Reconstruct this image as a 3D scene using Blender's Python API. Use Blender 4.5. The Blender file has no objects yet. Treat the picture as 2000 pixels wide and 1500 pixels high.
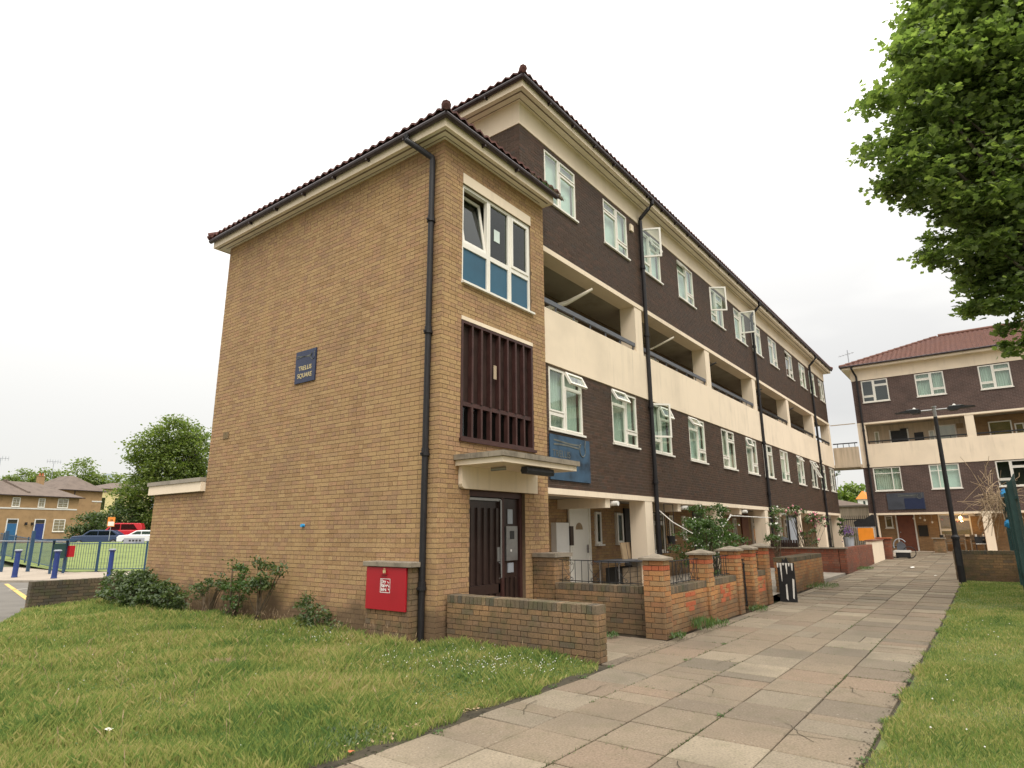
import bpy, math, random
import numpy as np
from mathutils import Matrix, Vector
random.seed(7); rng = np.random.default_rng(7)
scene = bpy.context.scene
COL = scene.collection
R = math.radians
# ------------------------------------------------------------------ camera
CAMP = Vector((0, 0, 1.6))
cam = bpy.data.cameras.new('camera'); camo = bpy.data.objects.new('camera', cam); COL.objects.link(camo)
r_ = Vector((0.60452919, -0.79655341, -0.00686395)); u_ = Vector((-0.17943322, -0.14456265, 0.97309062)); f_ = Vector((0.77611093, 0.58703007, 0.23032049))
camo.matrix_world = Matrix(((r_.x, u_.x, -f_.x, CAMP.x), (r_.y, u_.y, -f_.y, CAMP.y), (r_.z, u_.z, -f_.z, CAMP.z), (0, 0, 0, 1)))
cam.sensor_width = 36; cam.lens = 36 * 1211.8 / 2000; cam.clip_start = 0.1; cam.clip_end = 3000
scene.camera = camo
# ------------------------------------------------------------------ world: thin nishita sky seen through a bright overcast layer
SUN_EL, SUN_AZ = R(52), R(215)      # azimuth clockwise from +Y
w = bpy.data.worlds.new('World'); scene.world = w; w.use_nodes = True
nt = w.node_tree; nt.nodes.clear(); N = nt.nodes.new; L = nt.links.new
out = N('ShaderNodeOutputWorld'); sky = N('ShaderNodeTexSky'); sky.sky_type = 'NISHITA'; sky.sun_disc = False
sky.sun_elevation = SUN_EL; sky.sun_rotation = SUN_AZ
b1 = N('ShaderNodeBackground'); b1.inputs[1].default_value = 0.1; L(sky.outputs[0], b1.inputs[0])
tc = N('ShaderNodeTexCoord'); mp = N('ShaderNodeMapping'); mp.inputs['Scale'].default_value = (1, 1, 3.2); L(tc.outputs['Generated'], mp.inputs[0])
nz = N('ShaderNodeTexNoise'); nz.inputs['Scale'].default_value = 1.3; nz.inputs['Detail'].default_value = 5; nz.inputs['Roughness'].default_value = 0.5; L(mp.outputs[0], nz.inputs['Vector'])
rp = N('ShaderNodeValToRGB'); rp.color_ramp.elements[0].position = 0.38; rp.color_ramp.elements[0].color = (0.82, 0.808, 0.785, 1)
rp.color_ramp.elements[1].position = 0.56; rp.color_ramp.elements[1].color = (1.01, 0.99, 0.945, 1); L(nz.outputs[0], rp.inputs[0])
sx = N('ShaderNodeSeparateXYZ'); L(tc.outputs['Generated'], sx.inputs[0]); mr = N('ShaderNodeMapRange'); pw = N('ShaderNodeMath'); pw.operation = 'POWER'; pw.use_clamp = False; pw.inputs[1].default_value = 1.7; L(sx.outputs[2], pw.inputs[0]); L(pw.outputs[0], mr.inputs[0])
mr.inputs[1].default_value = 0.0; mr.inputs[2].default_value = 1.0; mr.inputs[3].default_value = 0.56; mr.inputs[4].default_value = 2.3     # CIE overcast: zenith brighter than horizon
b2 = N('ShaderNodeBackground'); L(mr.outputs[0], b2.inputs[1]); L(rp.outputs[0], b2.inputs[0])
mx = N('ShaderNodeMixShader'); mx.inputs[0].default_value = 0.93; L(b1.outputs[0], mx.inputs[1]); L(b2.outputs[0], mx.inputs[2]); L(mx.outputs[0], out.inputs[0])
# ------------------------------------------------------------------ sun (overcast: weak and very soft)
sl = bpy.data.lights.new('sun', 'SUN'); sl.energy = 1.3; sl.angle = R(25); sl.color = (1, 0.95, 0.87)
so = bpy.data.objects.new('sun', sl); COL.objects.link(so); so.location = (-20, -30, 60)
sd = Vector((math.sin(SUN_AZ) * math.cos(SUN_EL), math.cos(SUN_AZ) * math.cos(SUN_EL), math.sin(SUN_EL)))
so.rotation_euler = sd.to_track_quat('Z', 'Y').to_euler()
scene.view_settings.view_transform = 'Standard'; scene.view_settings.look = 'None'; scene.view_settings.gamma = 1
scene.view_settings.use_curve_mapping = False; scene.view_settings.exposure = 0.6
scene.render.engine = 'CYCLES'; scene.cycles.max_bounces = 10; scene.cycles.diffuse_bounces = 6; scene.cycles.transparent_max_bounces = 12

# ================================================================== materials
def ramp(nt, fac, cols, pos=None):
    n = nt.nodes.new('ShaderNodeValToRGB'); cr = n.color_ramp
    pos = pos or [i / max(1, len(cols) - 1) for i in range(len(cols))]
    while len(cr.elements) < len(cols): cr.elements.new(0.5)
    for e, c, p in zip(cr.elements, cols, pos): e.position = p; e.color = (*c, 1)
    nt.links.new(fac, n.inputs[0]); return n.outputs[0]
def mixc(nt, fac, a, b, mode='MIX'):
    n = nt.nodes.new('ShaderNodeMix'); n.data_type = 'RGBA'; n.blend_type = mode
    for s, v in ((0, fac), (6, a), (7, b)):
        if hasattr(v, 'is_linked') or hasattr(v, 'links'): nt.links.new(v, n.inputs[s])
        else: n.inputs[s].default_value = v if s == 0 else (*v, 1)
    return n.outputs[2]
def math_(nt, op, a, b=None, clamp=False):
    n = nt.nodes.new('ShaderNodeMath'); n.operation = op; n.use_clamp = clamp
    for i, v in enumerate((a, b)):
        if v is None: continue
        if isinstance(v, (int, float)): n.inputs[i].default_value = v
        else: nt.links.new(v, n.inputs[i])
    return n.outputs[0]
def noise(nt, scale, detail=4, vec=None, rough=0.55, stretch=None):
    n = nt.nodes.new('ShaderNodeTexNoise'); n.inputs['Scale'].default_value = scale; n.inputs['Detail'].default_value = detail; n.inputs['Roughness'].default_value = rough
    if vec is None: vec = nt.nodes.new('ShaderNodeNewGeometry').outputs['Position']
    if stretch:
        m = nt.nodes.new('ShaderNodeMapping'); m.inputs['Scale'].default_value = stretch; nt.links.new(vec, m.inputs[0]); vec = m.outputs[0]
    nt.links.new(vec, n.inputs['Vector']); return n.outputs[0]
def newmat(name):
    m = bpy.data.materials.new(name); m.use_nodes = True; return m, m.node_tree, m.node_tree.nodes['Principled BSDF']
def bump(nt, p, h, strength=0.3, dist=0.01):
    b = nt.nodes.new('ShaderNodeBump'); b.inputs['Strength'].default_value = strength; b.inputs['Distance'].default_value = dist
    nt.links.new(h, b.inputs['Height']); nt.links.new(b.outputs[0], p.inputs['Normal'])
def rnd_piece(nt):
    g = nt.nodes.new('ShaderNodeNewGeometry'); o = nt.nodes.new('ShaderNodeObjectInfo')
    return math_(nt, 'FRACT', math_(nt, 'ADD', g.outputs['Random Per Island'], o.outputs['Random']))
def M_plain(name, c, rough=0.7, var=0.12, scale=3.0, metal=0.0, bs=0.15, fine=60, spec=0.4, stretch=None):
    m, nt, p = newmat(name)
    n1 = noise(nt, scale, 6, stretch=stretch); n2 = noise(nt, fine, 3)
    f = math_(nt, 'ADD', math_(nt, 'MULTIPLY', n1, 0.75), math_(nt, 'MULTIPLY', n2, 0.25))
    col = ramp(nt, f, [tuple(x * (1 - var * 2.2) for x in c), c, tuple(min(1, x * (1 + var)) for x in c)], [0.28, 0.5, 0.72])
    nt.links.new(col, p.inputs['Base Color']); p.inputs['Roughness'].default_value = rough; p.inputs['Metallic'].default_value = metal
    p.inputs['Specular IOR Level'].default_value = spec
    if bs: bump(nt, p, n2, bs, 0.004)
    return m
def M_brick(name, cols, stain=(0.10, 0.08, 0.06), damp=0.0, blotch=0.35, rough=0.9, moss=0.0, streak=None, spots=0.0):
    m, nt, p = newmat(name)
    col = ramp(nt, rnd_piece(nt), cols)
    fine = noise(nt, 55, 4); col = mixc(nt, 1.0, col, ramp(nt, fine, [(0.72,) * 3, (1.0,) * 3, (1.2,) * 3], [0.3, 0.5, 0.7]), 'MULTIPLY')
    big = noise(nt, 0.9, 5); f = math_(nt, 'MULTIPLY', ramp(nt, big, [(0,) * 3, (1,) * 3], [0.45, 0.75]), blotch); col = mixc(nt, f, col, stain)
    if streak:
        sv = noise(nt, 1.0, 4, stretch=(2.2, 2.2, 0.18)); f = math_(nt, 'MULTIPLY', ramp(nt, sv, [(0,) * 3, (1,) * 3], [0.52, 0.72]), 0.45); col = mixc(nt, f, col, streak)
    if spots:
        sp = noise(nt, 21, 2); col = mixc(nt, math_(nt, 'MULTIPLY', ramp(nt, sp, [(0,) * 3, (1,) * 3], [0.70, 0.74]), spots), col, (0.06, 0.055, 0.045))
        sp = noise(nt, 33, 1); col = mixc(nt, math_(nt, 'MULTIPLY', ramp(nt, sp, [(0,) * 3, (1,) * 3], [0.73, 0.76]), spots), col, (0.42, 0.38, 0.31))
    if damp or moss:
        g = nt.nodes.new('ShaderNodeNewGeometry'); s = nt.nodes.new('ShaderNodeSeparateXYZ'); nt.links.new(g.outputs['Position'], s.inputs[0])
        nn = noise(nt, 1.6, 4)
    if damp:   # rising damp and dirt splashed on the lowest courses, ragged top edge
        f = math_(nt, 'SUBTRACT', math_(nt, 'ADD', math_(nt, 'MULTIPLY', nn, 1.0), 0.05), math_(nt, 'MULTIPLY', s.outputs[2], 1.0), True)
        col = mixc(nt, math_(nt, 'MULTIPLY', math_(nt, 'MULTIPLY', f, 3.0, True), damp), col, tuple(x * 0.6 for x in stain))
    if moss:
        n3 = noise(nt, 5, 5); f = math_(nt, 'MULTIPLY', ramp(nt, n3, [(0,) * 3, (1,) * 3], [0.48, 0.66]), moss); col = mixc(nt, f, col, (0.075, 0.085, 0.035))
    nt.links.new(col, p.inputs['Base Color']); p.inputs['Roughness'].default_value = rough; p.inputs['Specular IOR Level'].default_value = 0.25
    bump(nt, p, fine, 0.5, 0.006)
    return m
def M_render(name, c, stain, amt):
    m, nt, p = newmat(name)
    n1 = noise(nt, 0.9, 5); n2 = noise(nt, 40, 3); n3 = noise(nt, 2.6, 5, stretch=(2.2, 2.2, .16)); n4 = noise(nt, 1.1, 3)
    col = ramp(nt, n1, [tuple(x * .90 for x in c), c, tuple(min(1, x * 1.04) for x in c)], [.3, .5, .7])
    f = math_(nt, 'MULTIPLY', ramp(nt, n3, [(0,) * 3, (1,) * 3], [.52, .75]), ramp(nt, n4, [(0,) * 3, (1,) * 3], [.40, .65]))
    col = mixc(nt, math_(nt, 'MULTIPLY', f, amt), col, stain); nt.links.new(col, p.inputs['Base Color']); p.inputs['Roughness'].default_value = .88; bump(nt, p, n2, .12, .004); return m
def M_far_brick(name, c1, c2, mortar, axis='X', bw=0.225, bh=0.075):
    m, nt, p = newmat(name)
    g = nt.nodes.new('ShaderNodeNewGeometry'); s = nt.nodes.new('ShaderNodeSeparateXYZ'); nt.links.new(g.outputs['Position'], s.inputs[0])
    c = nt.nodes.new('ShaderNodeCombineXYZ'); nt.links.new(s.outputs['Y' if axis == 'X' else 'X'], c.inputs[0]); nt.links.new(s.outputs[2], c.inputs[1])
    b = nt.nodes.new('ShaderNodeTexBrick'); nt.links.new(c.outputs[0], b.inputs[0]); b.inputs['Scale'].default_value = 1; b.inputs['Brick Width'].default_value = bw; b.inputs['Row Height'].default_value = bh
    b.inputs['Mortar Size'].default_value = 0.006; b.inputs['Color1'].default_value = (*c1, 1); b.inputs['Color2'].default_value = (*c2, 1); b.inputs['Mortar'].default_value = (*mortar, 1)
    n = noise(nt, 1.2, 5); col = mixc(nt, 1.0, b.outputs[0], ramp(nt, n, [(0.75,) * 3, (1,) * 3, (1.18,) * 3], [0.3, 0.5, 0.7]), 'MULTIPLY')
    nt.links.new(col, p.inputs['Base Color']); p.inputs['Roughness'].default_value = 0.9; bump(nt, p, b.outputs['Fac'], -0.4, 0.006)
    return m
def M_glass(name, tint=(0.62, 0.72, 0.68), base=0.16):
    m, nt, p = newmat(name); nt.nodes.remove(p)
    o = nt.nodes['Material Output']; t = nt.nodes.new('ShaderNodeBsdfTransparent'); t.inputs[0].default_value = (*tint, 1)
    g = nt.nodes.new('ShaderNodeBsdfGlossy'); g.inputs['Roughness'].default_value = 0.03; g.inputs[0].default_value = (0.95, 0.98, 0.97, 1)
    fr = nt.nodes.new('ShaderNodeFresnel'); fr.inputs[0].default_value = 1.5
    wv = noise(nt, 1.3, 2); bp = nt.nodes.new('ShaderNodeBump'); bp.inputs['Strength'].default_value = 0.05; bp.inputs['Distance'].default_value = 0.03; nt.links.new(wv, bp.inputs['Height']); nt.links.new(bp.outputs[0], g.inputs['Normal'])
    gb_ = nt.nodes.new('ShaderNodeNewGeometry'); f = math_(nt, 'MULTIPLY', math_(nt, 'ADD', fr.outputs[0], base, True), math_(nt, 'SUBTRACT', 1.0, gb_.outputs['Backfacing']))
    mx = nt.nodes.new('ShaderNodeMixShader'); nt.links.new(f, mx.inputs[0]); nt.links.new(t.outputs[0], mx.inputs[1]); nt.links.new(g.outputs[0], mx.inputs[2]); nt.links.new(mx.outputs[0], o.inputs[0])
    return m
def M_leaf(name, cols, trans=0.35, rough=0.5):
    m, nt, p = newmat(name)
    g = nt.nodes.new('ShaderNodeNewGeometry'); big = noise(nt, 0.8, 2)
    f = math_(nt, 'ADD', math_(nt, 'MULTIPLY', g.outputs['Random Per Island'], 0.6), math_(nt, 'MULTIPLY', big, 0.4))
    col = ramp(nt, f, cols); nt.links.new(col, p.inputs['Base Color']); p.inputs['Roughness'].default_value = rough
    t = nt.nodes.new('ShaderNodeBsdfTranslucent'); nt.links.new(mixc(nt, 1.0, col, (1.5, 1.7, 0.7), 'MULTIPLY'), t.inputs[0])
    mx = nt.nodes.new('ShaderNodeMixShader'); mx.inputs[0].default_value = trans
    nt.links.new(p.outputs[0], mx.inputs[1]); nt.links.new(t.outputs[0], mx.inputs[2]); nt.links.new(mx.outputs[0], nt.nodes['Material Output'].inputs[0])
    return m
MT = {}
MT['mortar_buff'] = M_plain('mortar_buff', (0.17, 0.115, 0.07), 0.95, 0.25, 2)
MT['mortar_pale'] = M_plain('mortar_pale', (0.36, 0.28, 0.19), 0.95, 0.25, 2)
MT['mortar_dark'] = M_plain('mortar_dark', (0.10, 0.075, 0.05), 0.95, 0.3, 3)
MT['mortar_brown'] = M_plain('mortar_brown', (0.21, 0.155, 0.12), 0.95, 0.2, 2)
MT['brick_buff'] = M_brick('brick_buff', [(0.32, 0.192, 0.095), (0.37, 0.235, 0.115), (0.41, 0.268, 0.132), (0.385, 0.225, 0.122), (0.32, 0.195, 0.112), (0.43, 0.282, 0.138)], stain=(0.21, 0.14, 0.085), damp=0.85, blotch=0.35, streak=(0.45, 0.29, 0.13))
MT['brick_brown'] = M_brick('brick_brown', [(0.055, 0.033, 0.022), (0.074, 0.045, 0.029), (0.064, 0.041, 0.028), (0.092, 0.050, 0.033), (0.056, 0.041, 0.031)], stain=(0.05, 0.036, 0.03), blotch=0.5, rough=0.7)
MT['brick_wall'] = M_brick('brick_wall', [(0.22, 0.14, 0.075), (0.29, 0.175, 0.085), (0.25, 0.155, 0.09), (0.33, 0.19, 0.09), (0.18, 0.13, 0.085)], stain=(0.075, 0.065, 0.05), damp=0.4, blotch=0.9, moss=0.4)
MT['brick_orange'] = M_brick('brick_orange', [(0.36, 0.19, 0.08), (0.45, 0.22, 0.085), (0.40, 0.17, 0.07), (0.33, 0.20, 0.10), (0.42, 0.25, 0.11)], stain=(0.14, 0.10, 0.065), damp=0.6, blotch=0.5)
MT['brick_red'] = M_brick('brick_red', [(0.23, 0.075, 0.045), (0.27, 0.10, 0.06), (0.19, 0.075, 0.05), (0.24, 0.12, 0.08)], stain=(0.12, 0.08, 0.06), damp=0.3, blotch=0.6)
MT['brick_bright_red'] = M_brick('brick_bright_red', [(0.38, 0.10, 0.045), (0.44, 0.13, 0.06)], stain=(0.3, 0.1, 0.05), blotch=0.3)
MT['brick_cope'] = M_brick('brick_cope', [(0.13, 0.10, 0.065), (0.19, 0.14, 0.085), (0.10, 0.085, 0.065), (0.25, 0.17, 0.10)], stain=(0.05, 0.047, 0.04), blotch=0.8, moss=0.5)
MT['far_brown'] = M_far_brick('far_brown', (0.088, 0.052, 0.042), (0.066, 0.040, 0.034), (0.16, 0.12, 0.10), 'X')
MT['far_buff'] = M_far_brick('far_buff', (0.34, 0.21, 0.10), (0.27, 0.16, 0.08), (0.2, 0.15, 0.1), 'X')
MT['far_buff_y'] = M_far_brick('far_buff_y', (0.34, 0.21, 0.10), (0.27, 0.16, 0.08), (0.2, 0.15, 0.1), 'Y')
MT['shaded_recess_brick'] = M_far_brick('shaded_recess_brick', (0.17, 0.105, 0.06), (0.13, 0.08, 0.05), (0.1, 0.075, 0.05), 'Y')  # darker copy of the far buff brick, balcony recess shade painted into its colour
MT['house_brick'] = M_plain('house_brick', (0.36, 0.23, 0.115), 0.9, 0.12, 1.5, fine=14)
MT['cream'] = M_plain('cream_render', (0.80, 0.665, 0.505), 0.85, 0.05, 1.1, bs=0.08, stretch=(1, 1, 0.5))
MT['cream'] = M_render('cream_render', (0.80, 0.665, 0.505), (0.40, 0.33, 0.25), .42)
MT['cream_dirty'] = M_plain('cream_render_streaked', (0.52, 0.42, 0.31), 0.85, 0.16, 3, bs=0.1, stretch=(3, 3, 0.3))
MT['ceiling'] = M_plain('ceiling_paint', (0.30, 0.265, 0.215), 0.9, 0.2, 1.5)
MT['soffit'] = M_plain('soffit_board', (0.82, 0.74, 0.61), 0.8, 0.06, 2)
MT['white'] = M_plain('white_upvc', (0.80, 0.76, 0.68), 0.45, 0.03, 2, bs=0)
MT['white_paint'] = M_plain('white_paint', (0.72, 0.70, 0.66), 0.5, 0.06, 3, bs=0)
MT['tile'] = M_brick('roof_tile', [(0.115, 0.05, 0.042), (0.15, 0.062, 0.05), (0.09, 0.045, 0.04)], stain=(0.05, 0.035, 0.035), blotch=0.6, rough=0.85)
MT['tile_red'] = M_brick('roof_tile_red', [(0.145, 0.070, 0.052), (0.175, 0.085, 0.062), (0.12, 0.062, 0.050)], stain=(0.15, 0.08, 0.07), blotch=0.5, rough=0.85)
MT['slate'] = M_plain('slate', (0.155, 0.118, 0.095), 0.85, 0.15, 1.2, fine=10)
MT['gutter'] = M_plain('gutter_paint', (0.042, 0.027, 0.028), 0.45, 0.3, 6, bs=0.1)
MT['pipe'] = M_plain('pipe_paint', (0.012, 0.010, 0.011), 0.55, 0.4, 8, bs=0.15, stretch=(4, 4, 0.6))
MT['brown_frame'] = M_plain('brown_timber', (0.058, 0.024, 0.020), 0.45, 0.2, 5, bs=0.1)
MT['brown_panel'] = M_plain('brown_panel', (0.040, 0.024, 0.020), 0.3, 0.25, 3, bs=0.05)
MT['blue_panel'] = M_plain('blue_panel', (0.025, 0.095, 0.155), 0.4, 0.08, 2, bs=0)
MT['steel'] = M_plain('brushed_steel', (0.35, 0.34, 0.33), 0.38, 0.1, 9, metal=0.8, bs=0.05)
MT['black_metal'] = M_plain('black_metal', (0.018, 0.018, 0.019), 0.5, 0.3, 9)
MT['grey_rail'] = M_plain('grey_rail_paint', (0.10, 0.105, 0.12), 0.45, 0.1, 5, bs=0)
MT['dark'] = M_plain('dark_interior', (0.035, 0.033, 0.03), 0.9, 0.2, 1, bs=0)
MT['curtain'] = M_plain('net_curtain', (0.46, 0.51, 0.45), 0.9, 0.10, 14, bs=0, stretch=(1, 1, 0.05))
MT['blind'] = M_plain('pale_blind', (0.62, 0.70, 0.65), 0.8, 0.05, 4, bs=0)
MT['glass'] = M_glass('window_glass', (0.90, 0.95, 0.92), 0.06); MT['glass_dark'] = M_glass('dark_glass', (0.5, 0.55, 0.52), 0.0)
MT['stone'] = M_plain('stone_coping', (0.24, 0.20, 0.15), 0.9, 0.25, 5, bs=0.4)
MT['concrete'] = M_plain('concrete', (0.30, 0.26, 0.21), 0.9, 0.15, 3, bs=0.3)
MT['red_door'] = M_plain('red_painted_steel', (0.36, 0.010, 0.018), 0.42, 0.06, 2, bs=0.03)
MT['sign_blue'] = M_plain('sign_blue', (0.018, 0.026, 0.065), 0.35, 0.1, 4, bs=0)
MT['sign_faded'] = M_plain('sign_blue_faded', (0.035, 0.075, 0.125), 0.55, 0.42, 3.2, bs=0)
MT['sign_old'] = M_plain('sign_blue_old', (0.055, 0.06, 0.075), 0.5, 0.2, 2, bs=0)
MT['gold'] = M_plain('gold_lettering', (0.52, 0.42, 0.22), 0.5, 0.05, 4, bs=0)
MT['gold_faded'] = M_plain('gold_faded', (0.13, 0.135, 0.12), 0.6, 0.25, 6, bs=0)
MT['letter_white'] = M_plain('letter_white', (0.75, 0.72, 0.68), 0.5, 0.04, 4, bs=0)
MT['letter_black'] = M_plain('letter_black', (0.03, 0.03, 0.03), 0.5, 0.04, 4, bs=0)
MT['asphalt'] = M_plain('asphalt', (0.16, 0.145, 0.125), 0.95, 0.12, 1.5, bs=0.5, fine=90)
MT['footway'] = M_plain('footway', (0.36, 0.30, 0.235), 0.95, 0.1, 1.5, bs=0.3, fine=90)
MT['yellow_line'] = M_plain('yellow_line', (0.60, 0.42, 0.13), 0.8, 0.15, 6, bs=0)
MT['white_line'] = M_plain('white_line', (0.50, 0.47, 0.42), 0.8, 0.2, 6, bs=0)
MT['soil'] = M_plain('soil', (0.055, 0.045, 0.028), 1.0, 0.35, 4, bs=0.8, fine=40)
MT['turf'] = M_plain('turf', (0.115, 0.14, 0.042), 1.0, 0.25, 1.4, bs=0.6, fine=30)
MT['far_lawn'] = M_plain('far_lawn', (0.175, 0.215, 0.062), 1.0, 0.2, 0.9, bs=0.8, fine=6)
MT['ground'] = M_plain('ground_earth', (0.12, 0.13, 0.07), 1.0, 0.2, 0.3, bs=0)
MT['bollard'] = M_plain('bollard_blue', (0.022, 0.045, 0.19), 0.4, 0.12, 5, bs=0)
MT['fence_blue'] = M_plain('fence_blue', (0.03, 0.07, 0.13), 0.5, 0.15, 5, bs=0)
MT['fence_green'] = M_plain('fence_green', (0.022, 0.06, 0.055), 0.5, 0.2, 5, bs=0)
MT['bark'] = M_plain('bark', (0.10, 0.08, 0.06), 0.95, 0.3, 6, bs=0.8, fine=25)
MT['stem'] = M_plain('stem', (0.11, 0.08, 0.05), 0.9, 0.3, 12, bs=0.3)
MT['wood'] = M_plain('weathered_wood', (0.19, 0.14, 0.09), 0.85, 0.2, 6, bs=0.3)
MT['door_brown'] = M_plain('door_brown', (0.16, 0.052, 0.028), 0.5, 0.15, 5, bs=0)
MT['door_blue'] = M_plain('door_blue', (0.03, 0.13, 0.28), 0.45, 0.08, 5, bs=0)
MT['cardboard'] = M_plain('cardboard', (0.35, 0.25, 0.15), 0.9, 0.1, 5)
MT['orange_sheet'] = M_plain('orange_sheet', (0.85, 0.28, 0.02), 0.6, 0.1, 3)
MT['orange_board'] = M_plain('orange_board', (0.75, 0.24, 0.04), 0.6, 0.05, 3)
MT['purple'] = M_plain('purple', (0.28, 0.12, 0.42), 0.6, 0.1, 3)
MT['grey_plastic'] = M_plain('grey_plastic', (0.33, 0.35, 0.38), 0.6, 0.1, 4)
MT['blue_bag'] = M_plain('blue_bag', (0.03, 0.30, 0.62), 0.4, 0.15, 6)
MT['car_blue'] = M_plain('car_blue', (0.03, 0.05, 0.105), 0.25, 0.04, 2, bs=0, spec=0.6)
MT['car_red'] = M_plain('car_red', (0.55, 0.02, 0.03), 0.25, 0.04, 2, bs=0, spec=0.6)
MT['car_white'] = M_plain('car_white', (0.75, 0.75, 0.76), 0.25, 0.04, 2, bs=0, spec=0.6)
MT['tyre'] = M_plain('tyre', (0.02, 0.02, 0.02), 0.8, 0.1, 8)
MT['lemon'] = M_plain('lemon_render', (0.66, 0.56, 0.28), 0.85, 0.05, 1)
MT['hill_far'] = M_plain('distant_tower', (0.50, 0.56, 0.62), 0.8, 0.05, 0.1, bs=0)
MT['pink'] = M_plain('pink_petals', (0.70, 0.25, 0.30), 0.7, 0.1, 20)
MT['petal'] = M_plain('white_petals', (0.75, 0.72, 0.66), 0.7, 0.08, 20, bs=0)
MT['terracotta'] = M_plain('terracotta', (0.42, 0.12, 0.05), 0.8, 0.1, 4)
MT['lampglow'] = newmat('lamp_glow')[0]; _p = MT['lampglow'].node_tree.nodes['Principled BSDF']; _p.inputs['Emission Color'].default_value = (1, 0.62, 0.22, 1); _p.inputs['Emission Strength'].default_value = 6
MT['leaf_maple'] = M_leaf('leaf_maple', [(0.07, 0.105, 0.045), (0.135, 0.18, 0.075), (0.21, 0.26, 0.105), (0.33, 0.37, 0.16)], 0.58)
MT['leaf_far'] = M_leaf('leaf_far', [(0.07, 0.11, 0.03), (0.12, 0.165, 0.045), (0.18, 0.22, 0.06), (0.25, 0.28, 0.09)], 0.42)
MT['leaf_hill'] = M_leaf('leaf_hill', [(0.10, 0.16, 0.03), (0.16, 0.22, 0.05), (0.22, 0.28, 0.07)], 0.3)
MT['leaf_shrub'] = M_leaf('leaf_shrub', [(0.03, 0.052, 0.02), (0.06, 0.092, 0.034), (0.10, 0.14, 0.05), (0.17, 0.20, 0.07)], 0.3)
MT['leaf_bush'] = M_leaf('leaf_bush', [(0.04, 0.075, 0.02), (0.075, 0.13, 0.035), (0.13, 0.20, 0.06)], 0.3)
def M_grass():
    m, nt, p = newmat('grass_blades')
    g = nt.nodes.new('ShaderNodeNewGeometry'); n1 = noise(nt, 0.75, 4); n2 = noise(nt, 3.5, 3)
    f = math_(nt, 'ADD', math_(nt, 'MULTIPLY', g.outputs['Random Per Island'], 0.30), math_(nt, 'ADD', math_(nt, 'MULTIPLY', n1, 0.55), math_(nt, 'MULTIPLY', n2, 0.25)))
    col = ramp(nt, f, [(0.09, 0.165, 0.045), (0.18, 0.265, 0.062), (0.30, 0.345, 0.09), (0.44, 0.40, 0.145), (0.50, 0.40, 0.20)], [0.34, 0.47, 0.575, 0.68, 0.82])
    nt.links.new(col, p.inputs['Base Color']); p.inputs['Roughness'].default_value = 0.6; p.inputs['Specular IOR Level'].default_value = 0.25
    t = nt.nodes.new('ShaderNodeBsdfTranslucent'); nt.links.new(col, t.inputs[0]); mx = nt.nodes.new('ShaderNodeMixShader'); mx.inputs[0].default_value = 0.35
    nt.links.new(p.outputs[0], mx.inputs[1]); nt.links.new(t.outputs[0], mx.inputs[2]); nt.links.new(mx.outputs[0], nt.nodes['Material Output'].inputs[0])
    return m
MT['grass'] = M_grass()
MT['slab'] = M_brick('paving_slab', [(0.205, 0.162, 0.115), (0.225, 0.176, 0.124), (0.21, 0.162, 0.114), (0.285, 0.235, 0.168), (0.165, 0.135, 0.10), (0.235, 0.172, 0.12)], stain=(0.125, 0.105, 0.078), blotch=0.55, rough=0.95, moss=0.16, spots=0.5)

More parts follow.
